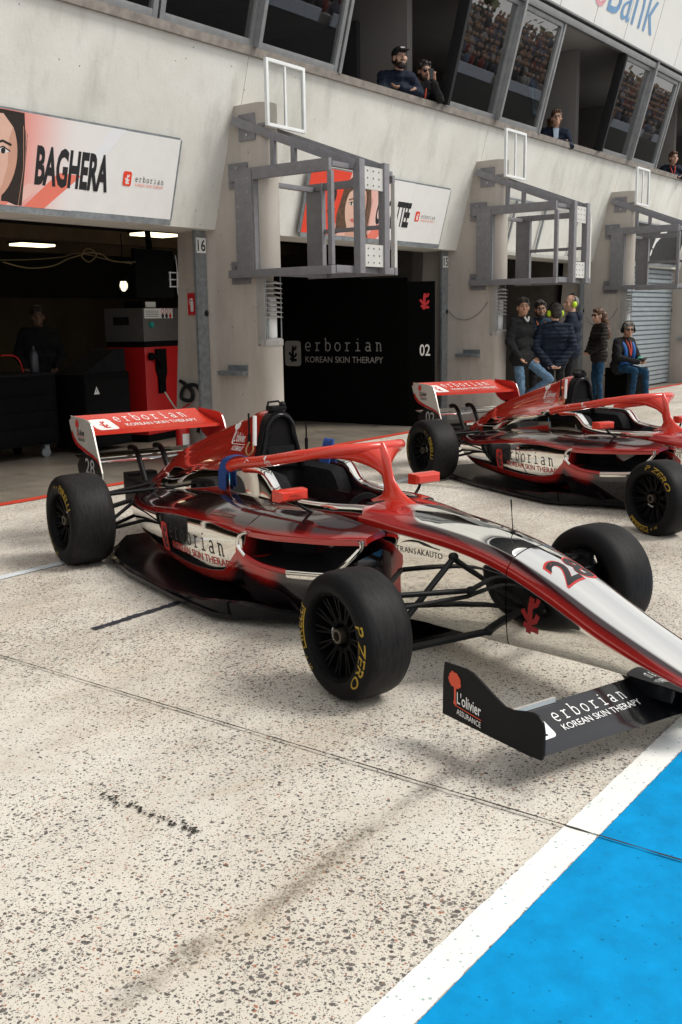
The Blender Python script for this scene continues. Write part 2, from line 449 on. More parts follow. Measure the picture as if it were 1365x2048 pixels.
STAINS = [(2.08, 1.65, .20, .05, 0, .8, 'd'), (2.3, 1.67, .16, .06, 5, .65, 'd'), (1.9, 1.645, .14, .05, 0, .75, 'd'), (1.60, 1.69, .12, .06, 5, .85, 'd'), (1.43, 1.685, .14, .06, 0, .8, 'd'), (2.72, 1.675, .28, .07, 2, .75, 'd'), (2.0, 1.66, .9, .11, 0, .35, 't'), (3.1, 1.63, .3, .06, 0, .6, 'd'), (1.29, 1.92, .08, .03, 0, .6, 'd'), (2.2, 1.67, 1.1, .05, 0, .3, 'd'), (3.0, 1.75, .3, .14, 40, .6, 'd'), (2.9, 1.45, .25, .1, 30, .6, 'd'), (3.35, 3.1, .45, .25, 20, .4, 'd'),
          (3.15, 2.9, .05, .03, 0, .95, 'd'), (2.75, 2.2, .3, .2, 0, .3, 't'), (2.0, 2.3, .25, .1, 30, .28, 't'), (2.35, 2.2, .16, .05, -20, .4, 't'),
          (4.7, 5.9, .5, .35, 0, .5, 'd'), (5.9, 4.2, 1.0, .5, 10, .45, 'd'), (8.3, 1.4, 1.1, .25, 10, .5, 'd'), (6.6, 1.6, .8, .2, 15, .45, 'd'), (5.6, 2.2, .9, .3, 20, .35, 'd'),
          (2.6, 3.0, .4, .3, 0, .22, 't'), (3.3, 4.6, .6, .3, 15, .3, 't'), (4.6, 1.7, .7, .3, 20, .3, 'd'), (2.9, 3.4, .7, .2, 10, .25, 't'), (11.5, 4.5, 1.6, .3, 0, .4, 'd'), (14, 5.2, 2.5, .35, -4, .4, 'd')]
MG = ground_mat('pit_concrete')
MB().add([(-90, -60, 0), (160, -60, 0), (160, 8.0, 0), (-90, 8.0, 0)], [(0, 1, 2, 3)]).build('pit_lane', MG, smooth=0)
tag(bpy.data.objects['pit_lane'], kind='structure')
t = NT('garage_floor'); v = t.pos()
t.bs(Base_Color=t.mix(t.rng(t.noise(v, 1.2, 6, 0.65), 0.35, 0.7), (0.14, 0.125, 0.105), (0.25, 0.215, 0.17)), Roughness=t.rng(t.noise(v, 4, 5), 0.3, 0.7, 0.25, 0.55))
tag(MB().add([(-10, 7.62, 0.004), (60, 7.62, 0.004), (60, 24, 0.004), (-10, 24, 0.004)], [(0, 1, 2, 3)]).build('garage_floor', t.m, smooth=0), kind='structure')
def paint_mat(name, col, wear=0.5, wcol=(0.5, 0.47, 0.4), scale=60, edge=0.0, var=0.06, speck=0.0):
    t = NT(name); v = t.pos()
    n1 = t.noise(v, scale, 5, 0.7); n2 = t.noise(v, 2.0, 5, 0.65)
    c = t.mix(t.rng(t.noise(v, 9, 5, .6), .3, .7), tuple(x*(1-var) for x in col), tuple(min(1, x*(1+var)) for x in col))
    f = t.rng(t.math('ADD', n1, t.math('MULTIPLY', t.math('SUBTRACT', n2, 0.5), 0.5)), 0.5+0.28*(1-wear), 0.56+0.28*(1-wear))
    c = t.mix(f, c, wcol)
    if speck:
        f1 = t.n('TexVoronoi', out=0, Vector=v, Scale=70.0); cc = t.n('TexVoronoi', out=1, Vector=v, Scale=70.0)
        on = t.math('MULTIPLY', t.math('GREATER_THAN', t.n('SeparateColor', out=0, Color=cc), 1-speck), t.math('LESS_THAN', f1, t.rng(t.n('SeparateColor', out=1, Color=cc), 0, 1, 0.08, 0.34)))
        c = t.mix(on, c, wcol)
    t.bs(Base_Color=c, Roughness=0.75); t.b.inputs['Specular IOR Level'].default_value = .12
    t.bump(t.noise(v, 110, 5, .7), 0.3, 0.004)
    return t.m
def sheet(name, quad, z, m_):
    return tag(MB().add([(x, y, z) for x, y in quad], [(0, 1, 2, 3)]).build(name, m_, smooth=0), kind='structure')
sheet('blue_lane', [(-30, -0.9), (60, -0.9), (60, 1.083), (-30, 1.083)], 0.004, paint_mat('blue_paint', (0.0, 0.255, 0.56), 0.34, (0.0, 0.15, 0.34), 22, speck=0.10, var=0.16))
def ragged(name, x0, x1, ya, yb, z, m_, amp=0.006, n=160):
    rr = random.Random(5); b = MB(); vs = []; fs = []
    for i in range(n+1):
        x = x0+(x1-x0)*i/n
        vs += [(x, ya+rr.uniform(-amp, amp), z), (x, yb+rr.uniform(-amp, amp), z)]
        if i: fs.append((2*i-2, 2*i, 2*i+1, 2*i-1))
    return tag(b.add(vs, fs).build(name, m_, smooth=0), kind='structure')
ragged('white_line', -2, 14, 1.083, 1.19, 0.008, paint_mat('white_paint', (0.80, 0.80, 0.76), 0.32, (0.36, 0.47, 0.45), 70, speck=0.34), 0.0018, 900)
ragged('red_line', 0, 40, 7.50, 7.62, 0.006, paint_mat('red_paint', (0.55, 0.055, 0.03), 0.42, (0.6, 0.5, 0.42), 25), 0.008, 400)
ragged('box_line', 2.0, 4.35, 5.30, 5.38, 0.005, paint_mat('grey_white_paint', (0.62, 0.66, 0.68), 0.4, (0.5, 0.47, 0.4)), 0.006, 120)
ragged('box_line', 7.2, 8.9, 5.28, 5.37, 0.005, MATS.get('x') or bpy.data.materials['grey_white_paint'], 0.006, 90)
ragged('black_line', 3.24, 5.2, 3.99, 4.035, 0.005, paint_mat('black_paint', (0.035, 0.036, 0.045), 0.45, (0.4, 0.37, 0.3)), 0.006, 120)
ragged('black_line', 5.55, 6.6, 3.95, 4.05, 0.005, bpy.data.materials['black_paint'], 0.006, 60)
JM = paint_mat('joint_dark', (0.04, 0.036, 0.03), 0.3, (0.18, 0.16, 0.13))
rr = random.Random(2); vs = []; fs = []
for i in range(300):                       # saw-cut joint across the lane
    y = 9-i*0.05; wd = 0.0055*(1+rr.uniform(-.35, .7)); x = 2.706+rr.uniform(-.0012, .0012)
    vs += [(x-wd/2, y, 0.0105), (x+wd/2, y, 0.0105)]
    if i: fs.append((2*i-2, 2*i-1, 2*i+1, 2*i))
tag(MB().add(vs, fs).build('slab_joint', JM, smooth=0), kind='structure')
vs = []; fs = []
for i in range(200):
    y = 9-i*0.05; wd = 0.012*(1+rr.uniform(-.3, .5)); x = 8.0+rr.uniform(-.0015, .0015)
    vs += [(x-wd/2, y, 0.0105), (x+wd/2, y, 0.0105)]
    if i: fs.append((2*i-2, 2*i-1, 2*i+1, 2*i))
tag(MB().add(vs, fs).build('slab_joint', JM, smooth=0), kind='structure')
rr = random.Random(12); cr_ = MB()              # spalled strip of broken concrete near the camera
for i in range(120):
    u = rr.random(); x = 2.035+rr.gauss(0, .012); y = 2.53-0.45*u+rr.gauss(0, .01); r0 = rr.uniform(.002, .0075)
    n = 6; a = rr.uniform(0, 6)
    cr_.add([(x+r0*rr.uniform(.6, 1.3)*math.cos(a+2*PI*k/n), y+r0*rr.uniform(.6, 1.3)*math.sin(a+2*PI*k/n), 0.0045+i*2e-5) for k in range(n)], [list(range(n))])
tag(cr_.build('concrete_crack', JM, smooth=0), kind='structure')
# ------------------------------------------------------------------ pit building
SL = 0.27
def FY(z, o=0.0): return 7.86-SL*(z-2.5)-o
UPS = Vector((0, -SL, 1)).normalized()
FINS = [3.27, 8.31, 13.43, 18.4, 23.23, 28.2]
def concrete(name, base, warm, grime=0.5):
    t = NT(name); v = t.pos()
    st = t.noise(t.scale(v, (2.2, 2.2, 0.35)), 1.6, 6, 0.65)
    cl = t.noise(v, 1.3, 6, 0.6); fn = t.noise(v, 26, 5, 0.7)
    c = t.mix(t.rng(cl, 0.3, 0.7), base, warm)
    c = t.mix(t.rng(st, 0.5, 0.78, 0, grime), c, tuple(x*0.55 for x in warm))
    c = t.mix(t.rng(fn, 0.58, 0.8, 0, 0.35), c, tuple(x*0.6 for x in base))
    pit = t.n('TexVoronoi', out=0, Vector=v, Scale=9.0); pc = t.n('SeparateColor', out=0, Color=t.n('TexVoronoi', out=1, Vector=v, Scale=9.0))
    c = t.mix(t.math('MULTIPLY', t.math('LESS_THAN', pit, 0.07), t.math('GREATER_THAN', pc, 0.6)), c, tuple(x*0.35 for x in base))
    rust = t.noise(t.scale(v, (3.0, 3.0, 9.0)), 1.1, 4, 0.6)
    c = t.mix(t.rng(rust, 0.70, 0.80, 0, 0.4), c, (0.62, 0.42, 0.2))
    t.bs(Base_Color=c, Roughness=0.85); t.b.inputs['Specular IOR Level'].default_value = 0.25
    t.bump(t.math('ADD', fn, t.math('MULTIPLY', cl, 0.6)), 0.35, 0.01)
    return t.m
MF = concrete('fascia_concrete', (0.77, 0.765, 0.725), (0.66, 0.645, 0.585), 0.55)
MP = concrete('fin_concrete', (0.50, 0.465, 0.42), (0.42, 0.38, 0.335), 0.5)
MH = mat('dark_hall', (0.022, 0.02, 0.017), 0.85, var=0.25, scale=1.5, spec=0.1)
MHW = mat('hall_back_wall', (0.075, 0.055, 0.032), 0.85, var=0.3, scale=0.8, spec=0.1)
MGAL = mat('galvanised_steel', (0.30, 0.33, 0.35), 0.45, 0.6, var=0.25, scale=14)
MAL = mat('window_aluminium', (0.34, 0.345, 0.35), 0.4, 0.7, var=0.12, scale=8)
MRB = mat('black_rubber', (0.014, 0.014, 0.015), 0.55, spec=0.3)
bd = thing('pit_building', 'long concrete pit building with leaning fascia, garage bays below and a glazed gallery above', 'building', (13, 8, 0))
b = MB()
for i in range(len(FINS)):
    x0 = FINS[i]+0.115; x1 = (FINS[i+1] if i+1 < len(FINS) else 40)+0.108
    if i == 0:
        MB().prism([(7.86, 2.5), (7.86-SL*1.75, 4.25), (8.4, 4.25), (8.4, 2.5)], (x0+8-0.01, 0, 0), (-8, 0, 0), (0, 1, 0), (0, 0, 1)).build('fascia_panel', MF, bd, smooth=0, world=True)
    MB().prism([(7.86, 2.5), (7.86-SL*1.75, 4.25), (8.4, 4.25), (8.4, 2.5)], (x1-x0, 0, 0), (x0, 0, 0), (0, 1, 0), (0, 0, 1)).build('fascia_panel', MF, bd, smooth=0, world=True)
def stadium(x0, y1, z0, z1, b, ynose=7.25, r=0.14, top_back=None):
    pts = [(x0, y1)]+[(x0+r-r*math.cos(PI*i/14), ynose-r*math.sin(PI*i/14)) for i in range(15)]+[(x0+2*r, y1)]
    n = len(pts); lo = [(x, y, z0) for x, y in pts]
    hi = [(x, min(y, top_back) if top_back and y > 8 else y, z1) for x, y in pts]
    b.add(lo+hi, [list(range(n))[::-1], list(range(n, 2*n))]+[(i, (i+1) % n, n+(i+1) % n, n+i) for i in range(n)])
for x0 in FINS:
    b = MB()
    stadium(x0, 8.62, 0, 1.27, b, top_back=8.5)
    b.add([(x0, 8.5, 1.2702), (x0, 7.29, 1.2702), (x0+.28, 7.29, 1.2702), (x0+.28, 8.5, 1.2702), (x0, 8.45, 2.0), (x0, 7.29, 2.0), (x0+.28, 7.29, 2.0), (x0+.28, 8.45, 2.0)],
          [(0, 1, 2, 3), (4, 7, 6, 5), (0, 4, 5, 1), (1, 5, 6, 2), (2, 6, 7, 3), (3, 7, 4, 0)])
    stadium(x0, 8.45, 2.0002, 3.72, b, top_back=8.39)
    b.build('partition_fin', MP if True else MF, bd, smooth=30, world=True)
# post (door guide) on the left face of each fin, sunk between face and jamb
for x0 in FINS:
    b = MB(); b.box((x0-.155, 8.0, 0.0), (x0-.012, 8.05, 2.499)); b.box((x0-.172, 8.0, 0.0), (x0-.157, 8.03, 2.499))
    b.lathe([(0.0, -.012), (.035, -.012), (.04, 0.0)], 14, 'Y', (x0-.05, 8.0, 1.62))
    b.build('door_guide', MGAL, bd, smooth=30, world=True)
    b = MB()
    b.v = []; b.lathe([(.0, -.004), (.03, -.004), (.033, 0)], 14, 'Y', (x0-.05, 7.985, 1.62))
    b.build('guide_slot', MRB, bd, world=True)
# hall behind the openings
b = MB()
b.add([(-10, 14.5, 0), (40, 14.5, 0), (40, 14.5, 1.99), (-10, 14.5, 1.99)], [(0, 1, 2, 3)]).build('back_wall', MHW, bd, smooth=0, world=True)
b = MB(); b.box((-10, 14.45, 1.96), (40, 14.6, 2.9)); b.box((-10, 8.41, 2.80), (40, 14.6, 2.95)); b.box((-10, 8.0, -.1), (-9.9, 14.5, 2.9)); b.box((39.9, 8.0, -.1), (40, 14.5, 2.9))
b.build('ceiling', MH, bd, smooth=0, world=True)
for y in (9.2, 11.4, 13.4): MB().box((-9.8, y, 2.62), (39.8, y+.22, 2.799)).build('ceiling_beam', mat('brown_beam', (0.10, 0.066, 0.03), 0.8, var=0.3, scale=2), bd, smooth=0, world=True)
# partition between the bays 14 and 15, block wall in bay 14
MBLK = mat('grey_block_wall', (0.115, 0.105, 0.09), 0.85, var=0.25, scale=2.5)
for p_, q_ in (((13.76, 9.6, 0.005), (18.38, 9.75, 2.79)), ((13.45, 8.64, 0.005), (13.7, 9.6, 2.79)), ((18.42, 8.64, 0.005), (18.66, 9.75, 2.79)), ((18.70, 8.8, 0.005), (23.1, 8.9, 2.79))): MB().box(p_, q_).build('bay_wall', MBLK, bd, smooth=0, world=True)
MPOST = mat('plain_concrete_jamb', (0.27, 0.235, 0.2), 0.85, var=0.25, scale=3, bump=0.3, bscale=30)
# window band
MSILL = mat('sill_concrete', (0.235, 0.21, 0.185), 0.8, var=0.3, scale=9, bump=0.4, bscale=40)
b = MB(); b.prism([(FY(4.25, .035), 4.205), (FY(4.25, .05), 4.285), (7.75, 4.285), (7.75, 4.251), (FY(4.25)-.002, 4.251), (FY(4.22)-.002, 4.205)], (48, 0, 0), (-8, 0, 0), (0, 1, 0), (0, 0, 1)).build('window_sill', MSILL, bd, smooth=0, world=True)
def glass_mat(name, tint, ior, rough=0.004):
    t = NT(name); t.t.nodes.remove(t.b)
    fr = t.n('Fresnel', IOR=ior)
    mx = t.t.nodes.new('ShaderNodeMixShader')
    tr = t.n('BsdfTransparent', Color=tint); gl = t.n('BsdfGlossy', Color=(1, 1, 1), Roughness=rough)
    t.set(mx.inputs[0], fr); t.t.links.new(tr, mx.inputs[1]); t.t.links.new(gl, mx.inputs[2]); t.t.links.new(mx.outputs[0], t.o.inputs[0])
    return t.m
MGL = glass_mat('tinted_glass', (0.42, 0.42, 0.41), 2.9, .01)
ZB, ZT = 4.29, 5.79
def fp(x, z, o=0.0): return Vector((x, FY(z, o), z))
def frame_bar(b, x0, z0, x1, z1, wd, dp, o=0.0):
    b.bar(fp(x0, z0, o), fp(x1, z1, o), wd, dp, Vector((0, -1, -SL)).normalized(), 0.004)
def window(x0, x1, dark=False):
    f = MB(); e = 0.035
    frame_bar(f, x0+e, ZB, x0+e, ZT, 0.062, 0.07); frame_bar(f, x1-e, ZB, x1-e, ZT, 0.062, 0.07)
    frame_bar(f, x0+.067, ZB+.035, x1-.067, ZB+.035, 0.07, 0.068); frame_bar(f, x0+.067, ZT-.03, x1-.067, ZT-.03, 0.06, 0.068)
    w_ = f.build('window', MAL, bd, world=True)
    g = MB(); g.add([fp(x0+.05, ZB+.04), fp(x1-.05, ZB+.04), fp(x1-.05, ZT-.04), fp(x0+.05, ZT-.04)], [(0, 1, 2, 3)])
    g.build('pane', MGL, None, smooth=0, fix=False); o = COL.objects['pane'] if 'pane' in COL.objects else None
    o = g_last(); o.parent = w_; KIDS.setdefault(w_, []).append(o)
    me = o.data; inv = ROOT[bd].inverted()
    for v_ in me.vertices: v_.co = inv @ v_.co
def g_last(): return [o for o in COL.objects if o.name.startswith('pane')][-1]
for x0, x1 in ((-.0, 2.0), (2.05, 3.4), (3.42, 4.75), (4.8, 7.1), (7.12, 8.44), (8.46, 9.86), (12.28, 13.6), (13.64, 14.98), (17.38, 18.64), (18.68, 20.0), (22.5, 23.7), (23.74, 25.0), (27.5, 28.8), (28.84, 30.2)): window(x0, x1)
b = MB()
for x in (8.45, 13.62, 18.66, 23.72, 28.82, 3.41): frame_bar(b, x, 4.29, x, 5.9, 0.05, 0.16, 0.03)
for x in (9.9, 12.25, 15.0, 17.35, 20.03, 22.45): frame_bar(b, x, 4.29, x, 5.8, 0.05, 0.10, 0.0)
frame_bar(b, -2, 5.835, 40, 5.835, 0.09, 0.12, 0.02); frame_bar(b, -2, 5.93, 40, 5.93, 0.03, 0.14, 0.03)
b.build('mullion', MAL, bd, world=True)
for x in (12.2, 17.29, 22.4): b = MB(); frame_bar(b, x, 4.29, x, 5.78, 0.06, 0.16, 0.03); b.build('sliding_frame_edge', MRB, bd, world=True)
# rooms behind the gallery
MRW = mat('room_wall', (0.27, 0.25, 0.235), 0.8, var=0.08, scale=1)
MRD = mat('room_dark', (0.055, 0.055, 0.06), 0.8, var=0.15, scale=1)
b = MB(); b.box((-8, 12.5, 3.2), (40, 12.6, 6.4)); b.box((-8, 7.2, 5.98), (40, 12.6, 6.1)); b.box((-8, 7.8, 3.0), (40, 12.5, 3.15))
b.build('room_shell', MRW, bd, smooth=0, world=True)
for x in (7.0, 11.95, 17.25, 22.2, 27.2): MB().box((x, 7.75, 3.16), (x+.12, 12.49, 5.97)).build('room_partition', MRW, bd, smooth=0, world=True)
for p_, q_ in (((9.5, 12.42, 3.16), (11.6, 12.49, 5.35)), ((11.86, 8.5, 3.16), (11.94, 10.6, 5.45)), ((18, 12.42, 3.16), (26, 12.49, 5.3))): MB().box(p_, q_).build('room_door', MRD, bd, smooth=0, world=True)
# white cladding above the gallery
MWH = mat('white_cladding', (0.80, 0.80, 0.77), 0.45, var=0.03, scale=2)
x = -1.05
while x < 36:
    o = MB(); zc0, zc1 = 5.97, 7.75
    o.obox((fp(x, zc0)+fp(x+1.21, zc1))/2+Vector((.61-.605, 0, 0)), (.597, 0, 0), UPS*((zc1-zc0)/2/UPS.z), Vector((0, -.01, -.0027)))
    o.build('cladding_panel', MWH, bd, smooth=0, world=True); x += 1.215
b = MB(); x = -1.05
while x < 36: frame_bar(b, x, 5.97, x, 7.75, 0.02, 0.012, -.012); x += 1.215
frame_bar(b, -8, 7.82, 40, 7.82, .12, .2)
b.build('cladding_joint', MAL, bd, world=True)
MB().box((-8, 7.2, 6.2), (40, 14.6, 6.4)).build('room_slab', MH, bd, smooth=0, world=True)
MB().box((-8, 8.4, 7.7), (40, 8.5, 10.2)).build('added_dark_terrace', MRD, bd, smooth=0, world=True)  # unseen dark upper storey and roof, added to darken reflections in the chrome
MB().box((-8, 5.9, 10.25), (40, 14.6, 10.6)).build('added_roof', MAL, bd, smooth=0, world=True)
for x in range(-7, 40, 5): MB().box((x, 7.2, 7.9), (x+.14, 7.34, 10.24)).build('added_roof_post', MAL, bd, smooth=0, world=True)
fl = Flat(); fl.text('o', 0.0, 0, .44, .66, .0, 0); fl.text('Bank', .52, 0, 1.95, .80, -.004, 1)
fl.place('cladding_lettering', [mat('pink_print', (0.74, 0.36, 0.40), .5), mat('blue_print', (0.17, 0.33, 0.55), .5)], fp(15.75, 6.22, .014), (1, 0, 0), UPS, bd, True)
# roller door in bay 13
b = MB(); n = 26
for i in range(n):
    z0, z1 = 0.02+i*.098, 0.02+(i+1)*.098
    b.add([(18.7, 8.0, z0), (23.07, 8.0, z0), (23.07, 8.0, z0+.012), (18.7, 8.0, z0+.012), (18.7, 7.955, z0+.022), (23.07, 7.955, z0+.022), (18.7, 7.955, z1-.012), (23.07, 7.955, z1-.012), (18.7, 8.0, z1-.001), (23.07, 8.0, z1-.001)],
          [(0, 1, 2, 3), (3, 2, 5, 4), (4, 5, 7, 6), (6, 7, 9, 8)])
b.build('roller_door', mat('roller_slats', (0.34, 0.39, 0.42), 0.4, 0.4, var=0.12, scale=5), bd, smooth=20, world=True)
# ------------------------------------------------------------------ gantries, sign frames, lamps, brackets on the fins
MCG = mat('grey_gantry_paint', (0.20, 0.197, 0.21), 0.5, 0.1, var=0.12, scale=12, bump=0.1, bscale=80)
MCL = mat('pale_gantry_plate', (0.56, 0.56, 0.53), 0.5, 0.1, var=0.08, scale=9)
MWF = mat('white_frame_paint', (0.72, 0.74, 0.74), 0.4, var=0.06)
def gantry(x0, label):
    g = thing('signal_gantry', label, 'gantry', (x0, 7.3, 2.0), 0, 'steel gantry cages bolted to the fins')
    X0, X1 = x0-.05, x0+1.06; W = True
    b = MB(); b.box((X0-.035, 7.25, 2.06), (X0+.0, 7.48, 3.06)); b.box((X0-.02, 7.23, 2.06), (X0+.06, 7.25, 3.06)); b.build('near_plate', MCG, g, 0, True)
    b = MB(); b.box((X1-.01, 7.2, 2.07), (X1+.02, 7.43, 3.02)); b.box((X1-.05, 7.18, 2.07), (X1+.02, 7.198, 3.02)); b.build('far_plate', MCG, g, 0, True)
    b = MB(); b.bar((X0, 7.56, 3.02), (X0, 6.25, 3.02), .05, .12, bev=.006); b.bar((X1, 7.42, 2.98), (X1, 6.25, 2.98), .05, .08, bev=.006)
    b.bar((X0+.03, 7.33, 2.955), (X1-.03, 7.33, 2.955), .06, .05, bev=.004); b.bar((X0+.03, 6.27, 3.03), (X1-.03, 6.27, 3.03), .05, .05, bev=.004)
    b.build('top_beam', MCG, g, 30, True)
    b = MB(); b.bar((X0-.01, 7.6, 2.02), (X0-.01, 6.22, 2.02), .07, .08, bev=.006); b.bar((X1, 7.42, 2.03), (X1, 6.22, 2.03), .05, .08, bev=.006)
    b.bar((X0+.04, 6.25, 2.03), (X1-.04, 6.25, 2.03), .06, .07, bev=.004); b.bar((X0+.04, 7.18, 2.03), (X1-.04, 7.18, 2.03), .1, .07, bev=.004)
    for k in range(5): b.bar((X0+.04, 6.45+.16*k, 2.045), (X1-.04, 6.45+.16*k, 2.045), .05, .02)
    b.build('bottom_tray', MCG, g, 30, True)
    for X, zz in ((X0, 2.96), (X1, 2.94)):
        b = MB(); b.bar((X, 6.25, 2.065), (X, 6.25, zz), .05, .05, bev=.004); b.build('corner_post', MCL if X == X1 else MCG, g, 30, True)
    b = MB(); b.bar((X1, 7.2, 2.5), (X1, 6.28, 2.5), .03, .045, bev=.004); b.build('mid_rail', MCG, g, 30, True)
    for X in (x0+.33, x0+.77):
        b = MB(); b.box((X-.045, 6.14, 1.99), (X+.045, 6.222, 3.1), .005); b.build('column', MCG, g, 30, True)
    for z0, z1 in ((2.06, 2.28), (2.82, 3.04)):
        b = MB(); b.box((x0+.376, 6.16, z0), (x0+.724, 6.175, z1))
        b.build('cover_plate', MCL, g, 0, True)
        b = MB()
        for i in range(3):
            for j in range(3): b.lathe([(0, -.004), (.008, -.003), (.009, 0)], 8, 'Y', (x0+.45+.1*i, 6.16, z0+.04+.07*j))
        b.build('rivets', MRB, g, 30, True)
    b = MB(); b.bar((x0-.065, 7.5, 3.565), (x0+.30, 6.2, 3.04), .05, .09, bev=.005); b.build('brace', MCG, g, 30, True)
    b = MB(); b.bar((x0+.31, 7.3, 3.49), (x0+.77, 6.2, 3.05), .06, .09, bev=.005); b.build('brace', MCG, g, 30, True)
    for y, xx in ((7.06, x0+.06), (6.84, x0+.12)):
        b = MB(); b.bar((xx, y, 3.0), (xx, y, 3.05+(y-6.2)*.4), .05, .05, bev=.004); b.build('strut', MCG, g, 30, True)
    for p_, q_ in (((x0-.02, 7.36, 2.9), (x0-.001, 7.62, 3.15)), ((x0-.02, 7.36, 1.92), (x0-.001, 7.62, 2.15)), ((x0-.02, 7.24, 3.36), (x0-.001, 7.46, 3.62))): MB().box(p_, q_).build('mounting_plate', MCG, g, 0, True)
    b = MB(); rr = random.Random(int(x0*10))
    for i in range(7):
        for dy in (.05, .19): b.lathe([(0, -.003), (.006, -.003), (.007, 0)], 6, 'X', (X0-.0352, 7.25+dy, 2.14+.14*i))
    for p in ((7.42, 3.54), (7.34, 3.41), (7.5, 3.1), (7.55, 2.1), (7.42, 1.96)): b.lathe([(0, -.014), (.012, -.014), (.014, 0)], 6, 'X', (x0-.021, p[0], p[1]))
    b.build('bolts', mat('bolt_steel', (0.5, 0.5, 0.5), 0.35, 0.8), g, 30, True)
    return g
gantry(8.31, 'large grey steel gantry cage bolted to the fin between garages 16 and 15')
gantry(13.43, 'grey steel gantry cage above the standing group of people, middle of the three cages')
gantry(18.4, 'farthest grey steel gantry cage, beside the roller shutter at the right edge')
MCLP = glass_mat('clear_plastic', (0.95, 0.96, 0.95), 1.25, .08)
def sign_frame(x0, label):
    f = thing('sign_frame', label, 'frame', (x0, 7.2, 3.45), 0, 'white glazed frames above the gantries')
    b = MB()
    for x in (x0-.02, x0+.57): b.bar((x, 7.06, 3.47), (x, 7.06, 4.12), .035, .035, bev=.003)
    b.bar((x0+.27, 7.06, 3.50), (x0+.27, 7.06, 4.09), .025, .02, (0, 1, 0))
    for z in (3.485, 4.105): b.bar((x0-.002, 7.06, z), (x0+.552, 7.06, z), .034, .034, bev=.003)
    b.build('frame', MWF, f, 30, True)
    MB().add([(x0, 7.058, 3.5), (x0+.55, 7.058, 3.5), (x0+.55, 7.058, 4.09), (x0, 7.058, 4.09)], [(0, 1, 2, 3)]).build('clear_panel', MCLP, f, 0, True, fix=False)
    b = MB(); b.bar((x0+.02, 7.075, 3.5), (x0+.02, 7.3, 3.5), .03, .03); b.build('bracket', MCG, f, 30, True)
sign_frame(8.31, 'white metal frame with clear panel above the near gantry')
sign_frame(13.43, 'white metal frame with clear panel above the gantry over the standing group')
sign_frame(18.4, 'thin white frame above the farthest gantry by the roller shutter')
MLAMP = mat('lamp_tube_white', (0.72, 0.73, 0.72), 0.3, var=0.03)
MLV = mat('louvre_grey', (0.42, 0.41, 0.39), 0.5, 0.3, var=0.1)
def niche(x0, label):
    n_ = thing('niche_lamp', label, 'lamp', (x0+.14, 7.25, 1.27), 0, 'louvred lamps in the fin noses')
    MB().lathe([(0, 1.35), (.06, 1.35), (.062, 1.37), (.062, 1.74), (.05, 1.78), (0, 1.78)], 20, 'Z', (x0+.13, 7.21, 0)).build('lamp_tube', MLAMP, n_, 30, True)
    b = MB(); b.lathe([(.0, 1.2705), (.15, 1.2705), (.15, 1.33), (.13, 1.345), (0, 1.345)], 20, 'Z', (x0+.14, 7.25, 0), PI, 2*PI); b.build('base_dish', MLV, n_, 30, True)
    for k in range(8):
        z = 1.60+k*.05
        MB().lathe([(.075, z-.012), (.15, z-.04), (.152, z-.036), (.075, z-.006)], 18, 'Z', (x0+.14, 7.25, 0), PI*1.02, 1.98*PI).build('louvre', MLV, n_, 30, True)
    b = MB(); b.tube([(x0+.26, 7.18, 1.34), (x0+.26, 7.18, 1.995)], .007, 8); b.tube([(x0+.02, 7.18, 1.34), (x0+.02, 7.18, 1.995)], .007, 8); b.build('rod', MGAL, n_, 30, True)
    b = MB(); b.box((x0-.004, 7.18, 1.28), (x0+.004, 7.288, 1.99)); b.build('side_plate', MLV, n_, 0, True)
niche(8.31, 'white tube lamp with ring louvres under the near gantry')
niche(13.43, 'white tube lamp with ring louvres beside the man in jeans')
niche(18.4, 'ring louvre lamp above the seated man, beside the roller shutter')
for x0, lab in ((8.31, 'grey steel bracket on the concrete fin right of the garage 16 post'), (13.43, 'grey steel bracket on the concrete fin right of the garage 15 post'), (23.23, 'grey steel bracket on the fin right of the roller shutter')):
    k = thing('wall_bracket', lab, 'bracket', (x0, 7.63, .95), 0, 'steel brackets on the fins')
    b = MB(); b.box((x0-.09, 7.44, .95), (x0-.003, 7.82, 1.0), .004); b.build('channel', MGAL, k, 30, True)
    b = MB(); b.box((x0-.02, 7.44, 1.0), (x0-.003, 7.72, 1.06)); b.build('flange', MGAL, k, 30, True)
    b = MB(); b.lathe([(0, -.01), (.012, -.01), (.012, 0)], 6, 'X', (x0-.09, 7.5, .975)); b.lathe([(0, -.01), (.012, -.01), (.012, 0)], 6, 'X', (x0-.09, 7.76, .975)); b.build('bolt', MGAL, k, 30, True)
def cable(name, label, pts, r, m_, cat='cable'):
    return tag(MB().tube(cr(pts, 6), r, 6).build(name, m_), label, cat)
MCB = mat('grey_cable', (0.13, 0.12, 0.11), 0.6)
cable('cable', 'thin grey cable sagging across the fin right of garage 15', [(13.42, 7.97, 1.62), (13.42, 7.85, 1.52), (13.42, 7.65, 1.50), (13.42, 7.45, 1.6), (13.42, 7.32, 1.75)], .004, MCB)
cable('cable', 'thin grey cable on the fin left of the roller shutter', [(18.39, 7.95, 1.5), (18.39, 7.85, 1.38), (18.39, 7.65, 1.36), (18.39, 7.45, 1.48), (18.39, 7.34, 1.65)], .004, MCB)
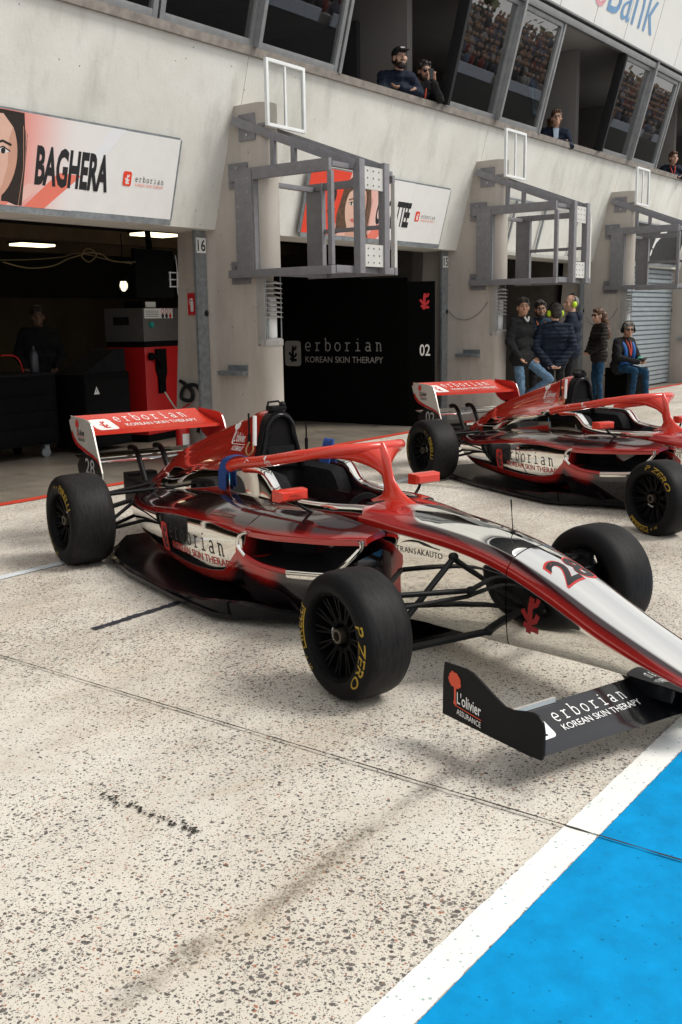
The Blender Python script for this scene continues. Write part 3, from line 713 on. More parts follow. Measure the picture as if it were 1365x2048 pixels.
# ------------------------------------------------------------------ number plates and safety sign
MWS = mat('white_sign', (0.78, 0.78, 0.76), 0.5, var=0.03)
MBK = mat('black_print', (0.012, 0.012, 0.013), 0.5, var=0.1)
MRED = mat('red_sign', (0.55, 0.02, 0.025), 0.45, var=0.08)
def num_sign(x0, n, label):
    s_ = thing('number_sign', label, 'sign', (x0-.08, 7.99, 2.25))
    MB().box((x0-.157, 7.983, 2.26), (x0-.02, 7.997, 2.42)).build('plate', MWS, s_, 0, True)
    fl = Flat(); fl.text(n, 0, 0, .118, .115, .012); fl.place('digits', MBK, (x0-.15, 7.983, 2.283), (1, 0, 0), (0, 0, 1), s_, True)
num_sign(8.31, '16', 'white plate reading 16 on the galvanised post of the open garage')
num_sign(13.43, '15', 'white plate reading 15 on the galvanised post')
num_sign(23.23, '13', 'white number plate on the post of the roller shutter')
s_ = thing('safety_sign', 'red fire extinguisher sign on the garage jamb', 'sign', (8.3, 8.24, 1.62))
MB().box((8.296, 8.17, 1.6), (8.309, 8.31, 1.85)).build('plate', MRED, s_, 0, True)
fl = Flat(); fl.rbox(.05, .04, .095, .16, .014, 0); fl.rbox(.058, .165, .087, .185, .006); fl.stroke([(.06, .185), (.035, .17), (.035, .12)], .008)
fl.stroke([(.004, .004), (.136, .004), (.136, .246), (.004, .246)], .005, closed=True)
fl.place('pictogram', MWS, (8.296, 8.31, 1.6), (0, -1, 0), (0, 0, 1), s_, True)
# ------------------------------------------------------------------ driver boards on the fascia
def board(x0, x1, z0, z1, name, label):
    g = thing(name, label, 'sign', (x0, FY(z0, .03), z0))
    b = MB(); c = (fp(x0, z0, .055)+fp(x1, z1, .055))/2; hh = (z1-z0)/2/UPS.z
    b.obox(c, ((x1-x0)/2, 0, 0), UPS*hh, Vector((0, -1, -SL)).normalized()*.012); b.build('panel', MWS, g, 0, True)
    f = MB()
    nn = Vector((0, -1, -SL)).normalized()
    f.bar(fp(x0, z0-.02, .05), fp(x1+.012, z0-.02, .05), .06, .035, nn); f.bar(fp(x1+.012, z0, .05), fp(x1+.012, z1, .05), .03, .022, nn); f.bar(fp(x0-.012, z0, .05), fp(x0-.012, z1, .05), .03, .022, nn); f.bar(fp(x0, z1+.01, .05), fp(x1, z1+.01, .05), .022, .018, nn)
    f.build('board_frame', MGAL, g, 0, True)
    return g, fp(x0, z0, .0685)
def grad_mat(name, a, b_, axis, x0, x1):
    t = NT(name); v = t.n('SeparateXYZ', out=axis, Vector=t.pos())
    t.bs(Base_Color=t.mix(t.rng(v, x0, x1, smooth=True), a, b_), Roughness=0.5); return t.m
MSK = mat('print_skin', (0.72, 0.46, 0.36), .5, var=.04); MSKL = mat('print_skin_shadow', (0.6, 0.33, 0.24), .5, var=.04); MHR = mat('print_dark_hair', (0.022, 0.014, 0.011), .5, var=.3, scale=25)
MHB = mat('print_brown_hair', (0.10, 0.05, 0.025), .5, var=.5, scale=22); MLIP = mat('print_lips', (0.6, 0.16, 0.14), .5); MSIL = mat('print_pale', (0.78, 0.80, 0.82), .5, var=.01)
MCOR = mat('print_coral', (0.80, 0.20, 0.14), .5, var=.05); MPK = mat('print_light_pink', (0.80, 0.50, 0.44), .5, var=.04); MORG = mat('print_red_orange', (0.78, 0.055, 0.02), .5, var=.05)
def face(fl, cx_, cy_, h, hair, clip=None):
    """flat printed portrait: hair, face, features. h = face height; material slots: 2 skin, 3 shade, 4 hair, 5 lips, 1 black, 0 white"""
    def C(p): return [(max(clip[0], min(clip[1], cx_+x*h)), max(clip[2], min(clip[3], cy_+y*h))) for x, y in p]
    fl.poly(C([(-.55, -.9), (-.62, -.2), (-.5, .45), (-.2, .72), (.15, .72), (.42, .5), (.56, .05), (.58, -.5), (.66, -.95), (.4, -1.0), (.28, -.5), (-.28, -.5)]), 4)
    fl.poly(C([(-.2, -.35), (-.2, -.85), (.2, -.85), (.2, -.35)]), 3)
    n = 22; fl.poly(C([(.37*math.cos(2*PI*i/n)*(1-.16*max(0, -math.sin(2*PI*i/n))), .52*math.sin(2*PI*i/n)) for i in range(n)]), 2)
    fl.poly(C([(.37*math.cos(rad(a)), .52*math.sin(rad(a))*(1 if a > 0 else 1)) for a in range(-70, 50, 10)]+[(.24, .2), (.25, -.1), (.2, -.3)]), 3)
    fl.poly(C([(.04, .05), (.065, -.1), (.05, -.12), (.03, .02)]), 3)
    for q in range(9): fl.stroke(C([(.42+.018*q, .36-.02*q), (.47+.014*q, -.1), (.44+.024*q, -.92)]), .006*h, 3 if q % 3 == 0 else 11)
    fl.poly(C([(-.40, .1), (-.36, .4), (-.1, .62), (.2, .6), (.38, .4), (.41, .1), (.36, .26), (.14, .46), (-.06, .44), (-.3, .28)]), 4)
    for sx in (-1, 1):
        fl.poly(C([(sx*.08+x, .06+y) for x, y in ((0, 0), (sx*.09, .045), (sx*.19, .0), (sx*.1, -.03))]), 0)
        fl.poly(C([(sx*.175+.032*math.cos(2*PI*i/10), .06+.034*math.sin(2*PI*i/10)) for i in range(10)]), 1)
        fl.stroke(C([(sx*.06, .13), (sx*.16, .165), (sx*.28, .13)]), .028*h, 4); fl.stroke(C([(sx*.08, .065), (sx*.17, .105), (sx*.27, .06)]), .016*h, 1)
    fl.poly(C([(-.05, -.13), (.0, -.1), (.06, -.13), (.03, -.16), (-.03, -.16)]), 3)
    fl.poly(C([(-.13, -.27), (-.05, -.235), (0, -.25), (.05, -.235), (.13, -.27), (.05, -.32), (-.05, -.32)]), 5)
SET = [MWS, MBK, MSK, MSKL, MHR, MLIP, MCOR, MPK, MORG, MSIL]
MHL = mat('print_hair_sheen', (.06, .035, .025), .5)
def logo_row(fl, x, y, w):
    fl.rbox(x, y-.02, x+.10*w/.56, y+.11*w/.56*1.0, .02, 8); fl.root(x+.05*w/.56, y-.005, .085*w/.56, 0)
    fl.slab(x+.15*w/.56, y+.03, .036*w/.56, 1, 1.28); fl.text('KOREAN SKIN THERAPY', x+.15*w/.56, y-.01, .36*w/.56, .022*w/.56, 0, 6)
x0, x1, zz0, zz1 = 3.62, 7.57, 2.55, 3.30
g, o = board(x0, x1, zz0, zz1, 'driver_board', 'wide white and coral board lettered BAGHERA with a dark haired portrait over garage 16')
W_, H_ = x1-x0, (zz1-zz0)/UPS.z
gm = grad_mat('coral_fade', (0.80, 0.24, 0.19), (0.80, 0.78, 0.77), 0, 5.55, 6.35)
fl = Flat(); fl.poly([(0, 0), (W_-1.25, 0), (W_-.75, H_), (0, H_)], 10)
fl.poly([(2.18, 0), (2.4, 0), (2.78, .32), (2.52, .32)], 6); fl.poly([(2.0, .0), (2.12, 0), (2.36, .2), (2.2, .2)], 7); fl.poly([(2.85, H_*.62), (3.0, H_*.62), (3.25, H_), (3.08, H_)], 9)
face(fl, 1.80, .40, .74, 4, (.8, 2.16, .005, H_-.005))
fl.text('BAGHERA', 2.27, .215, .82, .30, .04, 1); logo_row(fl, 3.27, .30, .58)
fl.place('print', SET+[gm, MHL], o, (1, 0, 0), UPS, g, True, step=.00004)
x0, x1 = 9.68, 12.80
g, o = board(x0, x1, 2.55, 3.28, 'driver_board', 'red and white board lettered COCOTTEE with number 2 and a portrait behind the near gantry')
W_ = x1-x0
gm2 = grad_mat('pink_fade', (0.80, 0.45, 0.38), (0.80, 0.79, 0.78), 0, 10.95, 11.55)
fl = Flat(); fl.poly([(0, 0), (.6, 0), (.78, H_-.02), (0, H_-.02)], 8); fl.poly([(.6, 0), (2.0, 0), (2.2, H_-.02), (.78, H_-.02)], 10)
fl.poly([(1.3, 0), (1.55, 0), (1.75, .18), (1.5, .18)], 6)
SET2 = SET[:4]+[MHB]+SET[5:]
face(fl, .98, .36, .58, 4, (.62, 1.4, .005, H_-.03))
fl.text('2', .42, .27, .15, .28, .02, 1); fl.text('COCOTTEE', 1.44, .2, .78, .29, .04, 1); logo_row(fl, 2.36, .3, .56)
fl.place('print', SET2+[gm2, MHL], o, (1, 0, 0), UPS, g, True, step=.00004)
x0, x1 = 19.3, 22.7
g, o = board(x0, x1, 2.58, 3.3, 'driver_board', 'black board with white mark above the roller shutter')
fl = Flat(); fl.poly([(0, 0), (x1-x0, 0), (x1-x0-.0, .74), (0, .74)], 0); fl.poly([(1.7, .3), (1.76, .5), (1.95, .62), (2.3, .68), (2.25, .55), (2.0, .5), (1.85, .4), (1.78, .28)], 1); fl.disc(1.72, .2, .04, .07, 1)
fl.place('print', [mat('black_board', (0.018, 0.018, 0.02), .5), MWS], o, (1, 0, 0), UPS, g, True)
k = thing('empty_board_rail', 'empty sign rail with hanging rods above the group of people', 'rail', (14.2, 7.8, 2.5))
b = MB(); nn = Vector((0, -1, -SL)).normalized(); b.bar(fp(14.6, 2.53, .05), fp(17.6, 2.53, .05), .05, .04, nn); b.build('rail', MCL, k, 0, True)
b = MB()
for x in (14.85, 15.9, 17.2): b.bar(fp(x, 2.56, .04), fp(x, 3.3, .04), .03, .03, nn)
b.bar(fp(14.6, 3.31, .04), fp(17.6, 3.31, .04), .03, .03, nn); b.build('rod', MGAL, k, 0, True)
# ------------------------------------------------------------------ racing cars (built once in car space: x forward, y left, z up; front axle at x = 0)
def livery():
    t = NT('chrome_livery'); v = t.obj()
    a = t.n('Attribute', out=2, p_attribute_name='red_edge'); k = t.n('Attribute', out=2, p_attribute_name='dark_fade')
    r = t.rng(a, -0.0025, 0.0025); k = t.rng(k, 0, 1)
    fl = t.noise(v, 900, 2, 0.5)
    red = t.mix(t.rng(fl, 0.35, 0.7), (0.34, 0.012, 0.010), (0.50, 0.020, 0.014))
    paint = t.mix(k, red, (0.010, 0.006, 0.008))
    t.bs(Base_Color=t.mix(r, (0.86, 0.845, 0.80), paint), Metallic=t.math('SUBTRACT', 1.0, t.math('MULTIPLY', r, 0.75)),
         Roughness=t.math('ADD', t.math('ADD', 0.02, t.rng(t.noise(v, 7, 5, .7), .45, .75, 0, .05)), t.math('MULTIPLY', r, 0.10)), Coat_Weight=r, Coat_Roughness=0.03)
    t.bump(t.math('ADD', t.noise(v, 5, 2, 0.5), t.math('MULTIPLY', t.noise(v, 320, 2), 0.004)), 0.05, 0.02)
    return t.m
ML = livery()
def gloss(name, col, rough=0.18, coat=1.0, metal=0.0, flake=0.0, var=0.06):
    t = NT(name); v = t.obj()
    c = t.mix(t.rng(t.noise(v, 500 if flake else 5, 3), 0.35, 0.7), tuple(x*(1-var-flake) for x in col), tuple(x*(1+var+flake) for x in col))
    dirt = t.rng(t.noise(v, 38, 6, 0.75), 0.58, 0.8, 0, 0.10 if sum(col) > .1 else 0.02)
    t.bs(Base_Color=t.mix(dirt, c, (0.22, 0.2, 0.18)), Roughness=t.math('ADD', rough, t.math('MULTIPLY', dirt, 1.0)), Metallic=metal, Coat_Weight=coat, Coat_Roughness=0.05)
    return t.m
MOR = gloss('orange_red_paint', (0.62, 0.036, 0.016), 0.26, 0.45)
MOE = gloss('engine_cover_red', (0.46, 0.030, 0.022), 0.16, 1.0, 0.25, 0.2)
MDR = gloss('dark_red_paint', (0.40, 0.014, 0.014), 0.22, 0.8)
MCK = gloss('black_carbon', (0.006, 0.006, 0.007), 0.22, 0.15)
MCM = gloss('satin_carbon', (0.007, 0.007, 0.0075), 0.45, 0.0)
for m_ in (MCK, MCM): m_.node_tree.nodes['Principled BSDF'].inputs['Specular IOR Level'].default_value = .16
MSV = gloss('silver_paint', (0.62, 0.60, 0.55), 0.25, 0.6, 0.3)
MCH = mat('bare_chrome', (0.84, 0.83, 0.80), 0.05, 1.0, var=0.03)
MIN = mat('cockpit_black', (0.008, 0.008, 0.009), 0.8, var=0.2, spec=0.15)
MPD = mat('padding_black', (0.011, 0.011, 0.012), 0.8, var=0.2, scale=20, bump=0.2, bscale=90, spec=0.12)
MBL = mat('blue_strap', (0.008, 0.045, 0.20), 0.7, var=0.2, scale=40)
def tyre_mat():
    t = NT('tyre_rubber'); v = t.obj()
    rr_ = t.n('VectorMath', out=1, p_operation='LENGTH', i0=t.n('VectorMath', p_operation='MULTIPLY', i0=v, i1=(1, 0, 1)))
    tread = t.rng(rr_, 0.255, 0.266); n = t.noise(v, 30, 6, 0.75); n2 = t.noise(t.scale(v, (3, 14, 3)), 6, 4, 0.6)
    c = t.mix(tread, (0.0045, 0.0045, 0.005), t.mix(t.rng(n2, 0.3, 0.7), (0.0065, 0.0065, 0.007), (0.019, 0.018, 0.018)))
    c = t.mix(t.math('MULTIPLY', tread, t.rng(n, 0.66, 0.75, 0, 0.6)), c, (0.07, 0.065, 0.06))
    t.bs(Base_Color=c, Roughness=t.rng(tread, 0, 1, 0.6, 0.56)); t.b.inputs['Specular IOR Level'].default_value = 0.16
    t.bump(t.math('ADD', t.noise(v, 150, 5, 0.7), n), 0.25, 0.003)
    return t.m
MTY = tyre_mat()
MRM = mat('rim_black', (0.0025, 0.0025, 0.003), 0.5, 0.0, var=0.2, scale=20, spec=.10)
MNUT = mat('wheel_nut', (0.085, 0.07, 0.055), 0.4, 0.8, var=0.3)
MYL = mat('tyre_yellow', (0.34, 0.215, 0.012), 0.6, var=0.12, scale=40)
MWP = mat('white_print', (0.80, 0.80, 0.78), 0.4, var=0.03); MRP = mat('red_print', (0.52, 0.03, 0.025), 0.4, var=0.05); MOP = mat('orange_print', (0.70, 0.075, 0.03), 0.4, var=0.05); MGP = mat('grey_print', (0.32, 0.32, 0.32), 0.4, var=0.05)
def paint(o, fn):
    """fn(x, |y|, z, y) -> (signed distance into the red area, dark fade 0..1)"""
    me = o.data; n = len(me.vertices); ra = me.attributes.new('red_edge', 'FLOAT', 'POINT'); ka = me.attributes.new('dark_fade', 'FLOAT', 'POINT'); A = []; B = []
    for v_ in me.vertices:
        a, b_ = fn(v_.co.x, abs(v_.co.y), v_.co.z, v_.co.y); A.append(max(-.05, min(.05, a))); B.append(max(0, min(1, b_)))
    ra.data.foreach_set('value', A); ka.data.foreach_set('value', B)
def half_ring(pts, n): 
    h = cr(pts, n); return [(y, z) for y, z in h]+[(-y, z) for y, z in h[::-1] if abs(y) > 1e-6]
def sm(a, b_, x): t_ = max(0, min(1, (x-a)/(b_-a))); return t_*t_*(3-2*t_)
NOSE = [(-.66, .655, .20, .635, .240, .575, .222, .09), (-.45, .653, .17, .63, .226, .572, .21, .12), (-.3, .65, .15, .62, .205, .565, .19, .14), (0, .632, .13, .602, .182, .545, .166, .156),
        (.25, .597, .12, .568, .17, .508, .156, .166), (.5, .532, .115, .498, .16, .437, .146, .183), (.8, .418, .105, .388, .148, .332, .13, .195), (1.05, .328, .095, .306, .132, .27, .113, .2), (1.2, .275, .08, .258, .108, .236, .092, .2), (1.275, .243, .05, .236, .062, .224, .05, .207)]
def nose_ring(x):
    zt, wt, ze, ws, zs, wb, zb = lerp_table(NOSE, x)
    k = min(1, (zs-zb)/.2)
    p = [(0, zt), (.5*wt, zt-.25*(zt-ze)), (wt, ze), ((wt*.35+ws*.65), ze*.55+zs*.45), (ws, zs), (ws*.85+wb*.15+.004, zs-.25*(zs-zb)), (ws*.45+wb*.55+.004, zs-.62*(zs-zb)), (wb, zb+.03*k), (wb-.025, zb+.004), (wb*.5, zb), (0, zb)]
    return [(x, y, z) for y, z in half_ring(p, 4)]
def nose_paint(x, ay, z, y):
    zt, wt, ze, ws, zs, wb, zb = lerp_table(NOSE, x)
    t_ = (z-zs)/max(.01, ze-zs); up_ = .95 + .35*sm(-.28, -.42, x)+.25*sm(-.40, -.6, x)
    band = min((z-(zs-.012))*1.0, ((zs+(ze-zs)*up_)-z))
    if ay < wt*.8 and x > -.3: band = min(band, -.02)
    dk = .97*sm(.34, .74, t_)*(1-sm(-.25, -.42, x)) + .0
    # stripe that curls down the side behind the front wheel
    fx = -.34-.27*sm(.46, .585, z)-.02*sm(.42, .36, z)
    bx = -.64+.15*sm(.54, .38, z)
    st = min(fx-x, x-bx, zs+.004-z)
    d = max(band, st)
    if st > band: dk = .22+sm(.012, .085, fx-x)*.75  # minimum dark puts the flank's shade into the stripe's red
    return d, dk
SPOD = [(-3.27, .375, .2, .37, .23, .345, .245, .315, .22, .285), (-3.2, .40, .22, .40, .30, .375, .335, .31, .30, .245), (-3.05, .43, .27, .42, .355, .40, .395, .31, .36, .21), (-2.8, .47, .33, .44, .425, .40, .45, .325, .415, .185), (-2.4, .53, .375, .495, .495, .44, .525, .35, .494, .17), (-2.0, .572, .40, .542, .543, .48, .578, .39, .552, .175), (-1.6, .592, .42, .568, .570, .508, .606, .42, .580, .20), (-1.35, .594, .43, .566, .560, .512, .60, .425, .568, .24), (-1.2, .594, .43, .564, .545, .508, .585, .43, .55, .27)]
def spod_ring(x, sgn):
    zi, ym, zm, ys, zs, yx, zx, yl, zl = lerp_table(SPOD, x)
    zb = max(.10, zl-.09)
    p = [(.12, zi), (.24, zi-.004), (ym, zm), (ys, zs), (yx, zx), (yl, zl), (yl-.10, zb), (.2, zb-.01), (.12, zb-.01)]
    return [(x, sgn*y, z) for y, z in cr(p, 5)]
def spod_paint(x, ay, z, y):
    zi, ym, zm, ys, zs, yx, zx, yl, zl = lerp_table(SPOD, x)
    lo = zl+.004+.02*sm(-1.75, -2.2, x)+.12*sm(-1.45, -1.2, x)
    top = zs-.034-.012*sm(-1.9, -2.6, x)-.012*sm(-1.55, -1.3, x)
    chrome = min(z-lo, top-z)                      # polished panel with the word mark
    if x < -2.30: chrome = min(chrome, .0+(x+2.62)*1.0 if x > -2.62 else -.0-(x+2.62)*.8)
    
    d = -chrome
    if z > top:  dk = .97*sm(.012, .046, z-top)          # upper side: red shoulder fading to black painted for the building's dark reflection
    else: dk = sm(.03, .085, lo-z)
    if -3.0 < x < -2.3 and lo < z < top: dk = .75*sm(-2.32, -2.45, x)
    return d, dk
EC = [(-3.42, .47, .04, .455, .075, .43, .10, .39), (-3.25, .565, .05, .54, .095, .495, .14, .43), (-3.0, .685, .05, .645, .105, .58, .20, .49), (-2.7, .785, .048, .735, .11, .655, .26, .54), (-2.4, .878, .052, .82, .105, .72, .29, .61), (-2.1, .962, .06, .90, .105, .785, .30, .66), (-1.95, 1.012, .068, .955, .112, .81, .305, .685), (-1.82, 1.03, .075, .975, .12, .83, .305, .70)]
def ec_ring(x):
    zt, w1, z1, w2, z2, w3, z3 = lerp_table(EC, x)
    p = [(0, zt), (w1*.6, zt-.25*(zt-z1)), (w1, z1), (w2*.62+w1*.38, z1*.5+z2*.5), (w2, z2), (w2*.66+w3*.34, z2*.52+z3*.48), (w2*.25+w3*.75, z2*.2+z3*.8), (w3, z3), (w3+.008, z3-.09), (w3-.02, z3-.2), (0, z3-.2)]
    return [(x, y, z) for y, z in half_ring(p, 5)]
def ec_paint(x, ay, z, y):
    zt, w1, z1, w2, z2, w3, z3 = lerp_table(EC, x)
    zc = z3+.045*sm(-1.9, -2.6, x)+.03*sm(-2.6, -2.9, x)
    d = z-zc
    if x < -2.98: d = max(d, -2.98-x)
    low = min(z3-.095-z, .05)
    return max(d, low), (.5*sm(.0, .06, low) if low > d else 0)
def copies(mbf, name, m_, root, **k): return [mbf(s_).build(name, m_, root, **k) for s_ in (-1, 1)]
def make_car():
    r = thing('race_car', 'x', 'racing car')
    # nose cone and monocoque
    xs = [.302+(1.275-.302)*i/64 for i in range(65)]; b = MB().loft([nose_ring(x) for x in xs])
    nose = b.build('nose_cone', ML, r, 50); paint(nose, nose_paint)
    xs = [-.66+(.296+.66)*i/64 for i in range(65)]; b = MB().loft([nose_ring(x) for x in xs])
    mono = b.build('chassis', ML, r, 50); paint(mono, nose_paint)
    # cockpit surround: open-topped shell
    rows = [(-1.95, .300, .72, .12), (-1.87, .308, .728, .20), (-1.6, .314, .738, .236), (-1.48, .315, .736, .242), (-1.41, .313, .70, .245), (-1.35, .312, .652, .246), (-1.28, .311, .634, .246), (-1.1, .303, .622, .24), (-.85, .280, .632, .215), (-.70, .242, .642, .16), (-.64, .228, .642, .08)]
    rings = []
    for i in range(67):
        x = -1.95+(1.31)*i/66; wo, zr, wi = lerp_table(rows, x)
        p = [(0, .06), (.8*wo, .06), (.92*wo, .12), (wo, .42), (wo+.001, zr-.07), (wo-.004, zr-.018), (wo-.016, zr), ((wo+wi)/2, zr+.004), (wi+.008, zr-.003), (wi, zr-.03), (wi-.012, .42), (wi-.03, .3), (0, .28)]
        rings.append([(x, y, z) for y, z in half_ring(p, 3)])
    def surr(x, ay, z, y):
        wo, zr, wi = lerp_table(rows, x)
        if ay < wi-.004 or (ay < wi+.006 and z < zr-.02): return .05, 1
        if x < -1.37: return max(zr*.0+.585-z, (zr-.012)-z-9), .35      # polished headrest side above the shoulder
        return min(zr-.030-z, .05), .45+.5*sm(.04, .09, zr-z)
    o = MB().loft(rings).build('cockpit_surround', ML, r, 50); paint(o, surr)
    b = MB()                                                           # padding around the driver's head and shoulders
    for s_ in (-1, 1):
        rg = []
        for i in range(13):
            x = -1.88+.50*i/12; tp = .705-.02*sm(-1.5, -1.38, x)-.10*sm(-1.45, -1.37, x); rg.append([(x, s_*y, z) for y, z in ((.236, .45), (.236, tp), (.2, tp+.014), (.15, tp-.01), (.135, .45))])
        b.loft(rg)
    b.build('headrest', MPD, r, 40)
    b = MB(); b.box((-1.9, -.2, .4), (-1.78, .2, .74), .03); b.build('head_cushion', MPD, r, 40)
    b = MB(); b.loft([[(x, y, z) for y, z in half_ring([(0, .30+.26*sm(-1.3, -1.8, x)), (.16, .31+.27*sm(-1.3, -1.8, x)), (.2, .42+.1*sm(-1.3, -1.8, x)), (.2, .29), (0, .285)], 3)] for x in [-1.8+.1*i for i in range(9)]]); b.build('seat', MIN, r, 40)
    b = MB(); b.lathe([(.095, -.012), (.12, -.012), (.125, 0), (.12, .012), (.095, .012), (.095, -.012)], 20, 'X', (-.93, 0, .53)); b.box((-.95, -.1, .50), (-.92, .1, .56), .01); b.tube([(-.92, 0, .53), (-.7, 0, .5)], .02); b.build('steering_wheel', MIN, r, 40)
    MB().box((-.72, -.15, .585), (-.66, .15, .648), .012).build('dash_hoop', MCM, r, 40)
    # halo
    half = [(-1.72, -.355, .735), (-1.6, -.36, .765), (-1.3, -.352, .812), (-1.08, -.315, .855), (-.92, -.225, .888), (-.82, -.11, .902), (-.79, 0, .905)]
    pts = cr(half, 6); pts = pts+[(x, -y, z) for x, y, z in pts[::-1][1:]]
    b = MB(); b.tube(pts, [.031 if abs(p[1]) > .3 else .028 for p in pts], 14)
    rows_h = [(.63, -.86, -.44, .065), (.645, -.82, -.475, .05), (.665, -.775, -.55, .036), (.70, -.755, -.625, .026), (.75, -.77, -.68, .022), (.80, -.785, -.70, .023), (.85, -.80, -.715, .028), (.90, -.815, -.745, .032), (.928, -.80, -.765, .02)]
    rg = []
    for z, xa, xb, w_ in rows_h:
        n = 20; rg.append([((xa+xb)/2+(xb-xa)/2*math.cos(2*PI*i/n), w_*math.sin(2*PI*i/n)*(1-.35*max(0, math.cos(2*PI*i/n))), z) for i in range(n)])
    b.loft(rg); halo = b.build('halo', MOR, r, 50)
    for s_ in (-1, 1):
        rg = []
        for i in range(21):
            y_ = .27*i/20; hx, hz = lerp_table([(0, -.788, .905), (.11, -.82, .902), (.225, -.92, .888), (.27, -.985, .876)], y_); gx, gz = lerp_table([(0, -.735, .72), (.012, -.748, .775), (.05, -.785, .825), (.12, -.84, .86), (.20, -.905, .877), (.27, -.985, .874)], y_)
            c_ = Vector(((hx+gx)/2, s_*y_, (hz+gz)/2)); d_ = Vector((hx-gx, 0, hz-gz)); ln = d_.length; d_ = d_.normalized() if ln > 1e-4 else Vector((0, 0, 1)); p_ = Vector((d_.z, 0, -d_.x))
            rg.append([tuple(c_+d_*(ln/2+.027)*math.cos(2*PI*j/16)+p_*.029*math.sin(2*PI*j/16)) for j in range(16)])
        MB().loft(rg).build('halo_fairing', MOR, halo, 50)
    fl = Flat(); fl.olive(0, 0, .05, 0, 0, 0); fl.place('halo_lettering', [MWP], (-1.29, -.5, .79), (1, 0, .16), (-.16, 0, 1), r, bvh=bvh_of(halo), ray=(0, 1, 0), lift=.0015, step=.0001)
    fl = Flat(); fl.stroke([(0, 0), (.02, .016), (.05, .006)], .004); fl.place('halo_mark', [MWP], (-1.5, -.5, .783), (1, 0, .16), (-.16, 0, 1), r, bvh=bvh_of(halo), ray=(0, 1, 0), lift=.0015)
    # engine cover, roll hoop
    xs = [-3.42+(1.60)*i/74 for i in range(75)]
    ec = MB().loft([ec_ring(x) for x in xs]).build('engine_cover', MLE, r, 50); paint(ec, ec_paint)
    arch = [(.102*math.cos(PI*i/18), .905+.112*math.sin(PI*i/18)) for i in range(19)]; arch = [(.17, .68), (.132, .80)]+arch+[(-.132, .80), (-.17, .68)]
    MB().prism(arch, (.06, 0, 0), (-1.825, 0, .008), (0, 1, 0), (0, 0, 1)).build('roll_hoop', MCM, r, 40)
    MB().tube([(-1.757, y*.84, .69+(z-.69)*.94) for y, z in arch], .017, 8).build('hoop_tube', MCK, r, 50)
    b = MB(); b.box((-1.765, -.09, .70), (-1.75, .09, .82), .01); b.build('hoop_plate', MPD, r, 40)
    b = MB(); b.box((-1.84, -.05, 1.02), (-1.76, .05, 1.05), .012); b.sphere((-1.78, .03, 1.055), .02); b.tube([(-1.83, -.045, 1.03), (-1.83, -.035, 1.07), (-1.81, .02, 1.075), (-1.79, .045, 1.04)], .007, 6); b.build('onboard_camera', MCM, r, 40)
    b = MB(); b.tube([(-1.87, -.15, .82), (-1.87, -.145, .89)], .011, 8); b.tube([(-1.87, -.145, .89), (-1.87, -.145, 1.01)], .006, 8); b.build('antenna', MCM, r, 40)
    b = MB(); b.tube([(-1.80, -.15, .83), (-1.80, -.145, 1.0)], .012, 10); b.build('antenna', MWP, r, 40)
    b = MB(); b.tube([(-1.78, .19, .78), (-1.78, .19, .85)], .010, 8); b.tube([(-1.78, .19, .85), (-1.78, .19, .95)], .005, 8); b.build('antenna', MCM, r, 40)
    b = MB(); b.tube(cr([(-1.81, -.155, .85), (-1.79, -.17, .80), (-1.82, -.185, .775), (-1.86, -.175, .80), (-1.86, -.15, .845)], 4), .005, 6); b.build('loop_cable', mat('brass_cable', (.35, .2, .08), .5), r, 40)
    # sidepods with inlets
    for s_ in (-1, 1):
        xs = [-3.27+(2.07)*i/110 for i in range(111)]
        sp = MB().loft([spod_ring(x, s_) for x in xs]).build('sidepod', ML, r, 50); paint(sp, spod_paint)
        FT = [(-1.22, .24, .594, .43, .565, .545, .508, .567, .478), (-1.0, .262, .597, .43, .564, .525, .508, .54, .487), (-.8, .272, .594, .41, .560, .488, .518, .50, .503), (-.6, .268, .580, .36, .556, .425, .53, .435, .517), (-.45, .235, .560, .29, .552, .335, .538, .342, .528)]
        rg = []
        for i in range(41):
            x = -1.22+.77*i/40; a = lerp_table(FT, x); q = cr([(a[0], a[1]), (a[2], a[3]), (a[4], a[5]), (a[6], a[7])], 4)
            rg.append([(x, s_*y, z) for y, z in q]+[(x, s_*y*.985, z-.028) for y, z in q[::-1]])
        fl_ = MB().loft(rg).build('inlet_cover', ML, r, 50)
        def flap(x, ay, z, y):
            a = lerp_table(FT, x); return .05, sm(.004, .034, z-a[7])*.97+.0
        paint(fl_, flap)
        OUT = [(-1.235, .588, .40), (-1.225, .584, .455), (-1.17, .566, .478), (-1.0, .535, .482), (-.8, .497, .497), (-.6, .434, .513), (-.47, .36, .525), (-.475, .352, .49), (-.53, .40, .41), (-.60, .425, .352), (-.68, .448, .335), (-.9, .50, .312), (-1.08, .540, .318), (-1.19, .572, .35), (-1.235, .588, .40)]
        ring = cr(OUT, 4)[:-1]; ring = [(x, s_*y, z) for x, y, z in ring]
        cen = Vector((-.9, s_*.3, .42))
        rg = [ring]
        for k, (sc, dx, dy) in enumerate(((.95, -.06, -.05), (.85, -.14, -.10), (.7, -.26, -.16))):
            c0 = Vector((sum(p[0] for p in ring), sum(p[1] for p in ring), sum(p[2] for p in ring)))/len(ring)
            rg.append([tuple(c0+(Vector(p)-c0)*sc+Vector((dx, s_*dy, 0))) for p in ring])
        MB().loft(rg, True, False, True).build('inlet_duct', MIN, r, 50)
        lip = MB().tube(cr([(x, s_*y, z) for x, y, z in OUT[6:12]], 5), .014, 10).build('inlet_lip', MCH, r, 60)
        MB().tube(cr([(x, s_*y, z) for x, y, z in OUT[11:14]], 5), .0135, 10).build('inlet_lip', MDR, r, 60)
        MB().tube(cr([(x, s_*y, z) for x, y, z in OUT[13:]+OUT[1:3]], 5), .011, 10).build('inlet_lip', MCH, r, 60)
